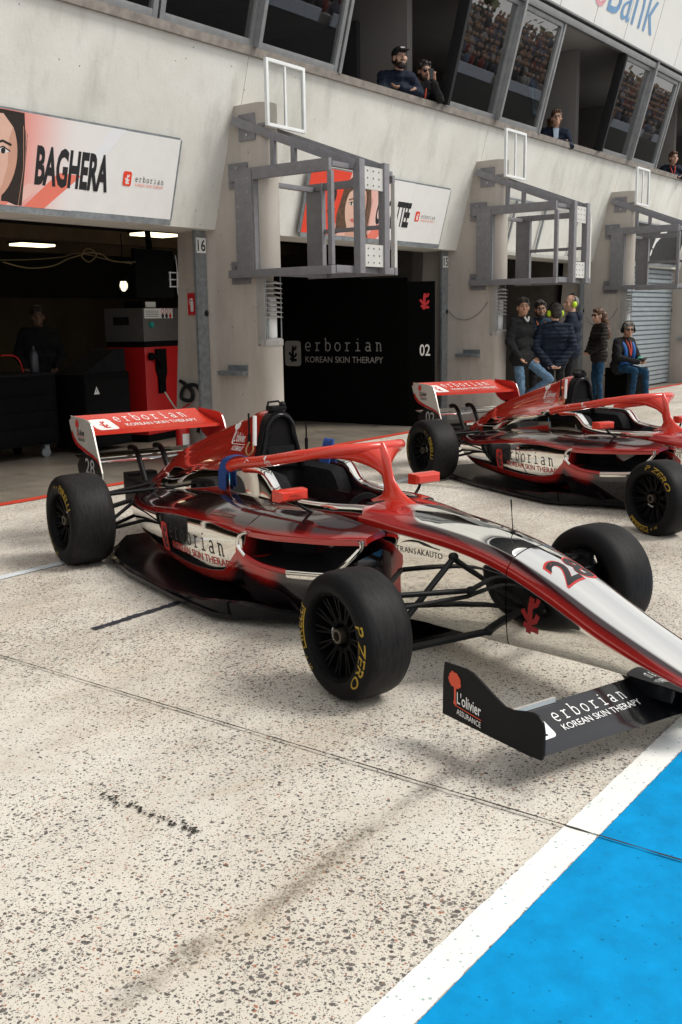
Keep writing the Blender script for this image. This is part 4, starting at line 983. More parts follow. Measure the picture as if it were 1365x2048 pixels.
        LP = [(-1.26, .590, .395, .50, .10), (-1.19, .572, .34, .475, .09), (-1.08, .540, .305, .44, .085), (-.9, .50, .30, .40, .08), (-.68, .448, .323, .33, .08), (-.60, .425, .34, .30, .08), (-.53, .375, .40, .26, .08), (-.475, .225, .47, .215, .08)]
        rg = []
        for i in range(41):
            x = -1.26+.785*i/40; a = lerp_table(LP, x); rg.append([(x, s_*y, z) for y, z in cr([(a[0], a[1]), (a[0]*.97+a[2]*.03, a[1]*.8+a[3]*.2), (a[0]*.65+a[2]*.35, a[1]*.45+a[3]*.55), (a[2], a[3])], 4)]+[(x, s_*.2, a[3]), (x, s_*.2, a[1]-.02)])
        lp = MB().loft(rg).build('lower_panel', ML, r, 50)
        def lpp(x, ay, z, y):
            a = lerp_table(LP, x); q = a[1]-z
            if -.92 < x < -.66: return (.016-q)*-1 if q < .05 else .05, 1
            return .05, sm(.03, .12, q)+sm(-1.06, -.92, x)
        paint(lp, lpp)
        f = Flat(); f.stroke([(0, 0), (.25, .01), (.5, .03), (.8, .03)], .003)
        f.place('panel_seam', [MBK], (-2.15, s_*.36, 1), (1, 0, 0), (0, s_, 0), r, bvh=bvh_of(sp), ray=(0, 0, -1), cuts=.03, lift=.0006, step=0)
        f = Flat()
        for i in range(7): f.disc(.2*i, 0, .006, .006, 0, 8)
        f.place('panel_fasteners', [MGP], (-2.5, s_*.33, 1), (1, 0, 0), (0, s_, 0), r, bvh=bvh_of(sp), ray=(0, 0, -1), lift=.0008, step=0)
        # side wording, dropped on the pod
        if s_ < 0:
            bv = bvh_of(sp); u = Vector((1, 0, .02)).normalized(); up_ = Vector((-.02, 0, 1))
            f = Flat(); f.slab(.03, .058, .070, 0, 1.38); f.text('KOREAN SKIN THERAPY', .075, .0, .765, .042, .006, 1)
            f.rbox(-.125, -.045, -.01, .13, .03, 1); f.root(-.07, -.03, .14, 0)
            f.place('side_lettering', [MBK, MRP], (-2.145, -.9, .240), u, up_, r, bvh=bv, ray=(0, 1, 0), cuts=.02, step=.00003, lift=.0008)
    # floor
    out = [(-3.42, .30), (-3.12, .50), (-2.9, .64), (-2.4, .715), (-1.7, .735), (-1.3, .715), (-1.2, .66), (-1.02, .44), (-.86, .33), (-.5, .25), (-.3, .2)]
    pl = [(x, -y) for x, y in out]+[(x, y) for x, y in out[::-1]]
    MB().prism(pl, (0, 0, .022), (0, 0, .03)).build('floor', MCK, r, 30)
    for s_ in (-1, 1):
        b = MB(); rg = []
        for i in range(60):
            x = -1.22-1.9*i/59; y = lerp_table([(-3.12, .50), (-2.9, .63), (-2.4, .70), (-1.7, .718), (-1.3, .70), (-1.2, .66)], x)[0]; h = .055+.05*sm(-1.9, -1.3, x)+.012*math.sin(x*14)*sm(-1.8, -1.3, x)
            rg.append([(x, s_*y, .05), (x, s_*(y+.006), h), (x, s_*(y-.02), h+.006), (x, s_*(y-.03), .05)])
        b.loft(rg); b.build('floor_edge', MCK, r, 50)
        b = MB(); rg = []
        for i in range(40):
            t_ = i/39; x = -1.24+.62*t_; y = .66-.36*sm(0, 1, t_); h = .115+.014*math.sin(t_*9)
            rg.append([(x, s_*y, .05), (x, s_*(y+.008), h-.01), (x, s_*(y-.02), h), (x, s_*(y-.07), .07)])
        b.loft(rg); b.build('floor_strake', MCK, r, 50)
    b = MB(); b.box((-3.75, -.16, .22), (-3.30, .16, .42), .03); b.build('gearbox', MCM, r, 40)
    b = MB(); b.box((-3.86, -.12, .30), (-3.76, .12, .44), .02); b.build('crash_structure', MCM, r, 40)
    MB().box((-3.865, -.04, .33), (-3.86, .04, .39)).build('rain_light', mat('lamp_red_plastic', (.25, .01, .01), .25), r, 0)
    # mirrors
    for s_ in (-1, 1):
        b = MB(); rg = []
        for i in range(2):
            pass
        M_ = [(-.935, .34, .50), (-.985, .335, .505), (-1.0, .345, .495)]
        b.loft([[(-.925, s_*.36, .666), (-.925, s_*.50, .666), (-.925, s_*.50, .700), (-.925, s_*.36, .700)], [(-.94, s_*.345, .656), (-.94, s_*.512, .656), (-.94, s_*.512, .709), (-.94, s_*.345, .709)], [(-1.0, s_*.34, .655), (-1.0, s_*.516, .655), (-1.0, s_*.516, .711), (-1.0, s_*.34, .711)]])
        mir = b.build('mirror', MOR, r, 30)
        mg = MB().box((-1.003, s_*.348, .66), (-1.0005, s_*.508, .706)).build('mirror_glass', MCH, mir, 0)
        MB().tube(cr([(-.97, s_*.40, .66), (-.965, s_*.385, .63), (-.94, s_*.32, .585), (-.93, s_*.285, .57)], 4), .008, 8).build('mirror_stem', MCM, mir, 50)
    f = Flat(); f.trans(0, 0, .085, 0); f.place('mirror_mark', [MBK], (-.9245, -.475, .668), (0, 1, 0), (0, 0, 1), r, lift=.001)
    # front wing
    MFW = gloss('wing_gloss_black', (0.004, 0.004, 0.005), 0.14, 0.5)
    def wing_sec(le, te, zle, zte, th, n=10, camber=.0):
        p = []
        for i in range(n+1):
            u = i/n; x = le+(te-le)*u; z = zle+(zte-zle)*(u**1.6); p.append((x, z+th*math.sqrt(max(0, u*(1-u)))*(1-u*.3)))
        for i in range(n-1, 0, -1):
            u = i/n; x = le+(te-le)*u; z = zle+(zte-zle)*(u**1.6); p.append((x, z-th*.8*math.sqrt(max(0, u*(1-u)))))
        return p
    def span(secs, name, m_, par): return MB().loft([[(x, y, z) for x, z in s__] for y, s__ in secs]).build(name, m_, par, 50)
    ys = [-.735+1.47*i/28 for i in range(29)]
    fw_ = span([(y, wing_sec(1.07+.035*(1-abs(y)/.735), .885, .112, .192, .018)) for y in ys], 'front_wing', MFW, r)
    for s_ in (-1, 1):
        MB().bar((.886, s_*.73, .200), (.888, s_*.49, .200), .010, .018).build('gurney_strip', MSV, fw_, 0)
        ep = [(.575, .108), (1.02, .10), (1.075, .104), (1.085, .125), (1.085, .205), (1.078, .235), (1.06, .252), (1.03, .256), (.99, .248), (.94, .236), (.90, .236), (.86, .252), (.78, .29), (.735, .309), (.70, .314), (.585, .308), (.578, .25)]
        MB().prism(ep, (0, .008, 0), (0, s_*.74-.004, 0), (1, 0, 0), (0, 0, 1)).build('wing_endplate', MCM if s_ < 0 else MDR, r, 20)
        b = MB(); rg = []
        for z, xa, xb, w_ in ((.15, .90, 1.08, .016), (.18, .86, 1.09, .014), (.205, .82, 1.09, .014), (.235, .80, 1.10, .02)):
            n = 16; rg.append([((xa+xb)/2+(xb-xa)/2*math.cos(2*PI*i/n), s_*.085+w_*math.sin(2*PI*i/n), z) for i in range(n)])
        b.loft(rg); b.build('wing_pylon', MCK, r, 50)
        f = Flat()
        if s_ < 0:
            f.olive(0, 0, .155, 0, 1, 2); f.place('endplate_lettering', [MOP, MWP, MOP], (.645, -.7445, .135), (1, 0, -.10), (.0, 0, 1), r, lift=.0012)
    f = Flat(); f.rbox(-.10, -.01, .0, .075, .02, 0); f.root(-.05, 0, .055, 1); f.slab(.045, .042, .034, 0, 1.42); f.text('KOREAN SKIN THERAPY', .045, .0, .40, .026, .004, 0)
    f.place('wing_lettering', [MWP, MCK], (1.003, -.60, .5), (0, 1, 0), (-1, 0, 0), r, bvh=bvh_of(fw_), ray=(0, 0, -1), cuts=.03, step=.00003, lift=.0009)
    # rear wing
    ys = [-.495+.99*i/20 for i in range(21)]
    def rsec(y):
        p = []; n = 14
        for i in range(n+1): u = i/n; p.append((-3.44-.41*u, .795+.085*u**1.5+.012*math.sin(PI*u)*.3))
        for i in range(n, -1, -1): u = i/n; p.append((-3.44-.41*u, .795+.085*u**1.5-.022-.02*math.sin(PI*u)*(1-u)))
        return p
    MLW = [MOR]
    rw = span([(y, rsec(y)) for y in ys], 'rear_wing', MOR, r)
    span([(y, [(x-.24, z-.222) for x, z in wing_sec(-3.44+.0, -3.58, .80, .825, .012)]) for y in ys], 'beam_wing', MCH, r)
    MB().box((-3.60, -.495, .555), (-3.585, .495, .572), .004).build('beam_tube', MCH, r, 30)
    ep = [(-3.815, .888), (-3.80, .872), (-3.845, .85), (-3.818, .79), (-3.79, .734), (-3.75, .70), (-3.688, .672), (-3.60, .655), (-3.62, .615), (-3.68, .585), (-3.72, .55), (-3.715, .50), (-3.66, .455), (-3.50, .44), (-3.27, .44), (-3.268, .53), (-3.335, .67), (-3.395, .81), (-3.425, .853), (-3.47, .872), (-3.55, .88)]
    for s_ in (-1, 1):
        MB().prism(ep, (0, .010, 0), (0, s_*.505-.005, 0), (1, 0, 0), (0, 0, 1)).build('rear_endplate', MSV if s_ < 0 else MDR, r, 20)
    low = [(-3.722, .55), (-3.715, .50), (-3.66, .455), (-3.50, .44), (-3.27, .44), (-3.268, .53), (-3.285, .56), (-3.33, .60), (-3.42, .625), (-3.52, .637), (-3.60, .652), (-3.62, .615), (-3.68, .585)]
    st = [(-3.792, .738), (-3.75, .70), (-3.688, .672), (-3.60, .655), (-3.5, .637), (-3.42, .625), (-3.33, .60), (-3.285, .56), (-3.268, .53), (-3.272, .552), (-3.292, .585), (-3.335, .623), (-3.42, .647), (-3.51, .663), (-3.60, .682), (-3.69, .705), (-3.755, .745), (-3.795, .79), (-3.802, .765)]
    f = Flat(); f.poly(low, 0); f.poly(st, 1); f.olive(-3.685, .722, .15, 3, 0, 3)
    f.place('endplate_graphics', [MCK, MDR, MGP, MRP], (0, -.5105, 0), (1, 0, 0), (0, 0, 1), r, lift=.001, step=.0003)
    f = Flat(); f.poly([(x, min(z, .66)) for x, z in low], 0); f.poly([(-3.62, .615), (-3.6, .68), (-3.4, .66), (-3.33, .60), (-3.42, .625)], 0); f.trans(-3.62, .535, .24, 1)
    f.place('endplate_graphics', [MCK, MWP], (0, .4995, 0), (1, 0, 0), (0, 0, 1), r, lift=.001, step=.0003)
    f = Flat(); f.rbox(0, -.02, .16, .115, .03, 0); f.root(.08, 0, .09, 1); f.slab(.20, .075, .052, 0, 1.42); f.text('KOREAN SKIN THERAPY', .235, .012, .56, .034, .004, 0)
    f.place('rear_wing_lettering', [MWP, MOR], (-3.53, -.42, 1.2), (0, 1, 0), (-1.9, 0, 0), r, bvh=bvh_of(rw), ray=(0, 0, -1), cuts=.03, step=.00003, lift=.0009)
    for s_ in (-1, 1):
        MB().tube(cr([(-3.74, s_*.10, .63), (-3.66, s_*.10, .635), (-3.60, s_*.10, .59), (-3.54, s_*.10, .50), (-3.48, s_*.10, .40)], 5), [.024]*4+[.02]*17, 10).build('wing_mount', MCM, r, 50)
    # suspension arms
    for s_ in (-1, 1):
        A = lambda p, q, n_, r_=.012: MB().tube([(p[0], s_*p[1], p[2]), (q[0], s_*q[1], q[2])], r_, 10).build(n_, MCM, r, 50)
        A((-.376, .185, .385), (-.01, .60, .40), 'upper_wishbone'); A((.09, .168, .375), (.0, .60, .40), 'upper_wishbone'); A((-.015, .178, .508), (.02, .57, .21), 'pushrod', .014)
        A((.07, .168, .345), (.09, .58, .365), 'steering_arm', .010)
        for p, q in (((.19, .15, .215), (.0, .62, .15)), ((-.40, .20, .20), (-.02, .62, .15))):
            MB().bar((p[0], s_*p[1], p[2]), (q[0], s_*q[1], q[2]), .045, .018, bev=.006).build('lower_wishbone', MCM, r, 40)
        for p in ((-.376, .185, .385), (.09, .168, .375), (-.015, .178, .508), (.19, .15, .215)):
            b = MB(); b.sphere((p[0], s_*(p[1]+.012), p[2]), .02, 10, 6); b.bar((p[0]-.022, s_*p[1], p[2]+.012), (p[0]+.022, s_*p[1], p[2]+.012), .012, .012); b.build('rod_end', MCM, r, 50)
        b = MB(); b.box((-.06, s_*.60, .12), (.06, s_*.64, .42), .015); b.build('upright', MCM, r, 40)
        b = MB(); b.lathe([(.03, -.05), (.125, -.05), (.125, -.03), (.03, -.03)], 24, 'Y', (0, s_*.63, .27)); b.build('brake_disc', MCM, r, 40)
        X = -3.006
        A((-2.96, .25, .44), (X, .66, .43), 'rear_wishbone'); A((-3.30, .16, .42), (X, .66, .43), 'rear_wishbone'); A((-2.82, .30, .28), (X, .66, .19), 'rear_wishbone'); A((-3.32, .16, .24), (X, .66, .19), 'rear_wishbone')
        A((-3.05, .22, .46), (X, .62, .22), 'rear_pushrod'); A((-3.36, .16, .33), (X-.1, .62, .31), 'drive_shaft', .016)
        b = MB(); b.box((X-.06, s_*.64, .15), (X+.06, s_*.69, .46), .015); b.build('upright', MCM, r, 40)
    # number, marks on the nose and flanks
    f = Flat(); f.root(0, 0, .155, 0, .2); f.place('nose_mark', [mat('deep_red_print', (0.27, 0.014, 0.014), 0.4)], (.436, -.6, .265), (1, 0, 0), (0, 0, 1), r, bvh=bvh_of(nose), ray=(0, 1, 0), cuts=.02, step=.00003, lift=.0008)
    f = Flat(); f.trans(0, 0, .30, 0); f.place('flank_lettering', [MBK], (-.385, -.6, .474), (1, 0, .03), (-.03, 0, 1), r, bvh=bvh_of(mono), ray=(0, 1, 0), cuts=.02, step=.00003, lift=.0008)
    bv = bvh_of(ec)
    f = Flat(); f.olive(0, 0, .20, 0, 0, 0); f.place('cover_lettering', [MWP], (-2.175, -.6, .765), (1, 0, .05), (-.05, 0, 1), r, bvh=bv, ray=(0, 1, 0), cuts=.03, step=.0002)
    MB().tube([(.14, .02, .60), (.14, .02, .622)], .012, 8).build('pitot_base', MCM, r, 40)
    MB().tube([(.14, .02, .62), (.12, .03, .70), (.11, .035, .755)], [.0025, .0018, .004], 6).build('pitot_tube', MCM, r, 40)
    return r, bvh_of(nose), bv
MLE = ML.copy(); MLE.name = 'engine_cover_livery'
for n_ in MLE.node_tree.nodes:      # engine cover carries the warmer flake red
    if n_.type == 'MIX' and n_.inputs[6].default_value[0] > .33 and n_.inputs[6].default_value[0] < .35: n_.inputs[6].default_value = (.50, .03, .02, 1); n_.inputs[7].default_value = (.66, .05, .03, 1)
# wheels: hub at origin, outer face towards -y
def wheel(root, x, s_, R, w_, track, ang, texts):
    off = -w_/2
    prof = [(.172, off+.03), (.184, off+.008), (.192, off+.003), (.21, off-.002), (.228, off), (R-.024, off+.012), (R-.009, off+.03), (R-.002, off+.06), (R, 0)]
    prof = prof+[(r_, -h) for r_, h in prof[::-1][1:]]
    b = MB(); b.lathe([(.188, off+.012), (.183, off+.006), (.176, off+.010), (.170, off+.02), (.163, off+.05), (.158, off+.10), (.156, -off-.02), (.184, -off-.006), (.188, -off-.01), (.165, -off-.04), (.164, off+.05), (.188, off+.012)], 48, 'Y')
    d0 = off+.055
    for k in range(12):
        a = 2*PI*k/12
        for da in (-.085, .085):
            p = Vector((math.cos(a+da*.55), 0, math.sin(a+da*.55)))*.058+Vector((0, d0+.012, 0)); q = Vector((math.cos(a+da), 0, math.sin(a+da)))*.165+Vector((0, d0-.012, 0))
            b.bar(p, q, .010, .022, (0, 1, 0), .002)
    b.lathe([(0, d0+.03), (.045, d0+.03), (.052, d0+.005), (.072, d0), (.078, d0+.02), (.07, d0+.04), (0, d0+.045)], 36, 'Y')
    for k in range(24): a = 2*PI*k/24; b.sphere((.177*math.cos(a), off+.008, .177*math.sin(a)), .003, 6, 4)
    h = b.build('wheel', MRM, root, 35)
    MB().lathe(prof, 96, 'Y').build('tyre', MTY, h, 60)
    b = MB(); b.lathe([(0, d0-.002), (.018, d0-.002), (.020, d0-.022), (.030, d0-.022), (.033, d0-.014), (.033, d0+.006)], 24, 'Y'); b.build('wheel_nut', MNUT, h, 35)
    def side(r_):
        for i in range(8):
            if prof[i][0] <= r_ <= prof[i+1][0]: t_ = (r_-prof[i][0])/(prof[i+1][0]-prof[i][0]); return prof[i][1]+t_*(prof[i+1][1]-prof[i][1])
        return off
    f = Flat(); rm = .205 if R < .28 else .212
    for body, a0, span_, h_ in texts:
        f.text(body, rad(a0)*-rm, 0, rad(span_)*rm, h_, .008, 0, .25 if 'ZERO' in body else 0)
        if body == 'PIRELLI': f.poly([(-rad(a0)*rm+rad(span_)*rm*(i/12), -.010) for i in range(13)]+[(-rad(a0)*rm+rad(span_)*rm*(i/12), -.004) for i in range(12, -1, -1)], 0)
    def cv(px, py):
        an = -px/rm; r_ = rm+py            # angle measured counter-clockwise from +x (forward), seen from outside
        return Vector((r_*math.cos(an), side(r_)-.0012, r_*math.sin(an))), Vector((0, -1, 0))
    f.place('tyre_lettering', [MYL], (0, 0, 0), (1, 0, 0), (0, 0, 1), h, curve=cv, lift=.0, cuts=.02)
    f = Flat(); f.text('NOCOM', -.02, 0, .052, .013, .0, 0)
    def cv2(px, py): an = rad(190)-px/.058; r_ = .05+py; return Vector((r_*math.cos(an), d0-.003, r_*math.sin(an))), Vector((0, -1, 0))
    f.place('hub_lettering', [MWP], (0, 0, 0), (1, 0, 0), (0, 0, 1), h, curve=cv2, lift=.0, cuts=.01)
    h.location = (x, s_*track/2, R)
    h.rotation_euler = Euler((0, rad(ang) if s_ < 0 else -rad(ang), 0 if s_ < 0 else PI), 'XYZ')
    return h
T1 = [('P ZERO', 28, 76, .034), ('PIRELLI', 206, 52, .034), ('01  F', 232, 18, .016)]
car, nose_bv, ec_bv = make_car()
car['label'] = 'chrome and red racing car numbered 28 in front, blue strap over its cockpit side'
car.location = (3.946, 2.141, 0); car.rotation_euler = (0, 0, -1.898); car['group'] = 'racing cars parked in the pit lane'
ROOT[car] = Matrix.Translation(car.location) @ Matrix.Rotation(-1.898, 4, 'Z')
WH = []
for s_ in (-1, 1):
    WH.append(wheel(car, 0, s_, .27, .244, 1.463, 0, T1)); WH.append(wheel(car, -3.006, s_, .294, .289, 1.551, 0, T1))
car2 = copy_tree(car)
car2['label'] = 'chrome and red racing car numbered 02 parked beyond the nearer one'
car2.location = (7.70, 2.12, -.01); car2.rotation_euler = (0, 0, rad(-116.9))
ANG = {0: (-2, -62), 1: (-128, -150)}
def spin(c, f, r_):
    for ch in KIDS[c]:
        if ch.name.split('.')[0] == 'wheel' and ch.location.y < 0: ch.rotation_euler = Euler((0, rad(f if ch.location.x > -1 else r_), 0))
spin(car, 0, 129); spin(car2, -70, 168)
for c, num in ((car, '28'), (car2, '02')):
    f = Flat(); f.text(num, 0, 0, .19, .15, .035, 0); f.layer = 6; f.text(num, .009, .007, .172, .136, .022, 1)
    f.place('race_number', [MRP, MBK], (.575, -.10, 1.0), (0, 1, 0), (-1, 0, 0), c, bvh=nose_bv, ray=(0, 0, -1), cuts=.02, lift=.0008, step=.00006)
    f = Flat(); f.text(num, 0, 0, .17, .105, .01, 0); f.place('endplate_number', [MGP], (-3.565, -.5105, .505), (1, 0, -.03), (.03, 0, 1), c, lift=.0022)
# blue strap over the near car's headrest
b = MB(); pts = cr([(-1.66, -.22, .745), (-1.74, -.27, .79), (-1.83, -.315, .765), (-1.865, -.325, .70), (-1.87, -.328, .64), (-1.862, -.333, .585)], 5); rg = []
for i, p in enumerate(pts): w_ = .028+.012*sm(8, 14, i); rg.append([(p[0]-w_, p[1]-.002, p[2]), (p[0]+w_, p[1]-.002, p[2]), (p[0]+w_, p[1]-.008, p[2]), (p[0]-w_, p[1]-.008, p[2])])
b.loft(rg); b.loft([[(p[0]+.04, p[1]-.012, p[2]) for p in (q,)] and [(q[0]+.02, q[1]-.014, q[2]), (q[0]+.065, q[1]-.014, q[2]), (q[0]+.065, q[1]-.02, q[2]), (q[0]+.02, q[1]-.02, q[2])] for q in pts[12:24]]); b.build('harness_strap', MBL, car, 50)
b = MB(); pts = cr([(-1.62, .20, .70), (-1.64, .24, .80), (-1.66, .27, .845), (-1.69, .29, .84), (-1.72, .30, .78), (-1.73, .30, .73)], 4)
b.loft([[(p[0]-.05, p[1], p[2]), (p[0]+.05, p[1], p[2]), (p[0]+.05, p[1]+.008, p[2]-.004), (p[0]-.05, p[1]+.008, p[2]-.004)] for p in pts]); b.build('harness_strap', MBL, car, 50)
# ------------------------------------------------------------------ things in the garages
MCR = gloss('cabinet_red', (0.52, 0.012, 0.012), 0.35, 0.2); MCGY = mat('cabinet_grey', (0.105, 0.10, 0.095), 0.45, 0.2, var=0.1); MBX = mat('cabinet_black', (0.0035, 0.004, 0.0042), 0.6, var=0.2, spec=0.06); MDRW = mat('drawer_black', (0.004, 0.004, 0.0045), 0.55, var=0.2, spec=0.08)
k = thing('fuel_cabinet', 'tall red cabinet with grey control top beside the post 16', 'cabinet', (9.02, 9.83, 0), rad(12))
MB().box((0, 0, .10), (.80, .60, 1.22), .012).build('body', MCR, k, 30)
MB().box((.02, .02, 0), (.78, .58, .1)).build('plinth', MBX, k, 0)
MB().box((.01, .01, 1.222), (.79, .59, 1.285)).build('band', MBX, k, 0)
b = MB(); b.box((0, 0, 1.29), (.80, .60, 1.71), .012); b.build('control_head', MCGY, k, 30)
b = MB(); b.box((-.006, .22, 1.50), (-.001, .46, 1.60)); b.build('display', MIN, k, 0)
MB().lathe([(0, -.03), (.035, -.03), (.04, -.01), (.04, 0)], 18, 'Y', (.16, -.001, 1.50)).build('push_button', mat('teal_button', (.01, .30, .26), .4), k, 40)
MB().box((.03, -.004, 1.58), (.66, -.001, 1.705)).build('notice', MWS, k, 0)
f = Flat()
for i in range(3):
    f.arc(.40+.085*i, .09, .028, .028, 0, 360, .008, 0); f.disc(.40+.085*i, .03, .03, .03, 1 if i < 2 else 0)
for i in range(4): f.stroke([(.02, .025+.022*i), (.30, .025+.022*i)], .005, 1)
f.place('notice_print', [MRED, MBK], (.03, -.004, 1.58), (1, 0, 0), (0, 0, 1), k)
MB().prism([(.26, .62), (.40, .62), (.40, .78), (.44, .88), (.44, 1.19), (.22, 1.19), (.22, .92), (.26, .82)], (0, -.03, 0), (0, 0, 0), (1, 0, 0), (0, 0, 1)).build('nozzle_holder', MBX, k, 20)
b = MB(); b.tube(cr([(.12, -.04, 1.10), (.16, -.07, 1.09), (.22, -.06, 1.04), (.30, -.05, .95)], 4), .02, 8); b.lathe([(0, 0), (.05, 0), (.05, .04), (0, .04)], 16, 'Y', (.10, -.05, 1.10)); b.build('nozzle', MRM, k, 40)
b = MB(); b.box((.16, .1, 1.712), (.52, .4, 1.80), .01); b.tube([(.2, .2, 1.8), (.2, .2, 1.97), (.5, .2, 1.97), (.5, .2, 1.8)], .006, 6); b.tube(cr([(.56, .2, 1.72), (.58, .15, 1.86), (.64, .15, 1.88), (.68, .2, 1.74)], 4), .02, 8); b.build('equipment_on_top', MBX, k, 40)
MB().box((.2, .09, 1.72), (.42, .098, 1.79)).build('label_plate', MWS, k, 0)
x = thing('fire_extinguisher', 'red fire extinguisher with horn hose at the foot of the garage jamb', 'extinguisher', (8.10, 8.27, 0))
MB().lathe([(0, 0), (.075, 0), (.08, .02), (.08, .40), (.07, .46), (.03, .49), (.02, .52), (0, .52)], 20, 'Z').build('cylinder', MCR, x, 40)
b = MB(); b.box((-.02, -.02, .52), (.02, .02, .56)); b.bar((-.02, 0, .57), (.13, 0, .62), .02, .012); b.bar((-.02, 0, .55), (.12, 0, .565), .02, .012); b.build('valve', MCR, x, 20)
MB().tube(cr([(-.02, 0, .54), (-.09, -.03, .56), (-.2, -.05, .66), (-.3, -.06, .78)], 5), .010, 8).build('hose', mat('pale_hose', (.35, .33, .3), .5), x, 50)
MB().lathe([(.0815, .08), (.0815, .3)], 12, 'Z', (0, 0, 0), -2.4, -1.3).build('label', MWS, x, 40)
tag(MB().tube(cr([(8.28, 8.46, .87), (8.27, 8.38, .84), (8.25, 8.25, .76), (8.26, 8.28, .66), (8.25, 8.42, .68), (8.24, 8.36, .80), (8.26, 8.2, .83), (8.27, 8.12, .72), (8.27, 8.14, .5), (8.27, 8.2, .3)], 6), .022, 8).build('air_hose', MRB), 'coiled black hose hanging on the jamb beside post 16', 'hose')
k = thing('warning_cabinet', 'low black cabinet with a white warning triangle left of the red cabinet', 'cabinet', (7.82, 9.58, 0), rad(8))
MB().box((0, 0, .06), (.80, .5, .94), .01).build('body', MBX, k, 30); MB().box((.02, -.004, .1), (.78, -.001, .86)).build('door', MDRW, k, 0)
f = Flat(); f.poly([(0, 0), (.10, 0), (.05, .095)], 0); f.poly([(.045, .03), (.055, .03), (.052, .066), (.048, .066)], 1); f.place('warning_mark', [MWS, MBK], (.15, -.005, .70), (1, 0, 0), (0, 0, 1), k)
MB().prism([(.05, .94), (.80, .94), (.80, 1.22), (.6, 1.2)], (0, .4, 0), (0, .05, 0), (1, 0, 0), (0, 0, 1)).build('cover', MIN, k, 0)
k = thing('tool_trolley', 'large black tool trolley on grey castors at the left garage', 'trolley', (6.05, 9.75, 0), 0)
b = MB(); b.box((0, 0, .16), (1.50, .7, .95), .015); b.build('cabinet', MBX, k, 30)
for i in range(4): MB().box((.05, -.008, .2+.18*i), (1.45, -.001, .36+.18*i), .003).build('drawer', MDRW, k, 20)
for xx in (.1, 1.36):
    for yy in (.08, .62):
        c = MB(); c.box((xx-.03, yy-.03, .10), (xx+.03, yy+.03, .158)); c.build('castor', MGAL, k, 0)
        h = MB(); h.lathe([(0, -.018), (.055, -.018), (.062, -.008), (.062, .008), (.055, .018), (0, .018)], 18, 'Y', (xx, yy, .062)); h.build('castor_wheel', MGAL if yy < .3 else MRM, k, 40)
MB().box((.0, .0, .951), (1.5, .7, .98), .006).build('worktop', MPD, k, 20)
tag(MB().lathe([(0, 0), (.05, 0), (.052, .01), (.052, .2), (.03, .25), (.015, .26), (.015, .30), (0, .3)], 16, 'Z', (7.42, 9.95, .981)).build('spray_can', mat('can_dark', (.03, .035, .045), .35), None), 'dark spray can on the black tool trolley', 'can')
tag(MB().tube(cr([(7.30, 10.0, .99), (7.26, 10.0, 1.12), (7.18, 10.0, 1.18), (7.0, 9.98, 1.19)], 5), .008, 8).build('red_hose', MCR, None), 'red bent hose on the black tool trolley', 'hose')
b = MB(); b.sphere((6.5, 10.6, 1.0), (.55, .3, .38), 20, 12); tag(b.build('draped_cover', MIN, None, 50), 'dark draped bulk behind the tool trolley', 'cover')
k = thing('monitor', 'black screen hanging under the garage ceiling above the red cabinet', 'monitor', (8.67, 9.25, 1.8))
MB().box((8.36, 9.2, 1.82), (8.98, 9.26, 2.38), .01).build('screen', MBX, k, 30, True); MB().bar((8.67, 9.27, 2.3), (8.67, 9.3, 2.62), .05, .05).build('hanger', MBX, k, 0, True)
k = thing('wall_mount', 'white openwork screen bracket on the jamb above the red cabinet', 'bracket', (8.75, 8.9, 1.9))
b = MB()
for x_ in (8.62, 8.74, 8.80, 8.9): b.bar((x_, 8.9, 1.93), (x_, 8.9, 2.11), .014, .014)
for z_ in (1.94, 2.02, 2.10): b.bar((8.605, 8.9, z_), (8.915, 8.9, z_), .012, .012)
b.build('frame', MWF, k, 0, True)
b = MB(); b.tube(cr([(8.72, 8.9, 2.30), (8.73, 8.89, 2.15), (8.72, 8.89, 1.95), (8.74, 8.89, 1.83), (8.80, 8.89, 1.85), (8.83, 8.89, 1.97)], 5), .006, 6); b.build('loose_cable', MWF, k, 40, True)
k = thing('bulkhead_lamp', 'small lit caged lamp above the red cabinet', 'lamp', (8.9, 10.0, 2.0))
MLIT = mat('lit_lamp', (.9, .88, .8), .5, emit=(1, .88, .65), estr=1.4)
MB().sphere((8.88, 10.0, 1.99), (.05, .05, .075), 16, 10).build('globe', MLIT, k, 50, True); MB().lathe([(0, 2.07), (.05, 2.07), (.055, 2.05), (.052, 2.04)], 14, 'Z', (8.88, 10.0, 0)).build('cap', MRM, k, 40, True)
b = MB()
for i in range(4): a = PI*i/4; b.tube(cr([(8.88+.056*math.cos(a), 10+.056*math.sin(a), 2.04), (8.88+.052*math.cos(a), 10+.052*math.sin(a), 1.95), (8.88, 10, 1.905), (8.88-.052*math.cos(a), 10-.052*math.sin(a), 1.95), (8.88-.056*math.cos(a), 10-.056*math.sin(a), 2.04)], 4), .003, 5)
b.tube([(8.88, 10, 2.07), (8.88, 10, 2.62)], .008, 6); b.build('cage', MRM, k, 40, True)
MPAN = mat('lit_panel', (.9, .85, .7), .5, emit=(1, .83, .52), estr=2.6)
for (x_, y_), lab in (((8.95, 12.35), 'lit ceiling panel deeper in the garage, left of the two'), ((9.0, 9.95), 'lit ceiling panel above the red cabinet, right of the two')):
    k = thing('ceiling_light', lab, 'lamp', (x_, y_, 2.6), 0, 'lit panels on the garage ceiling')
    MB().box((0, -.26, 2.601-2.6), (.56, .02, .03)).build('diffuser', MPAN, k, 0); MB().box((-.02, -.28, .031), (.58, .04, .06)).build('housing', MRM, k, 0)
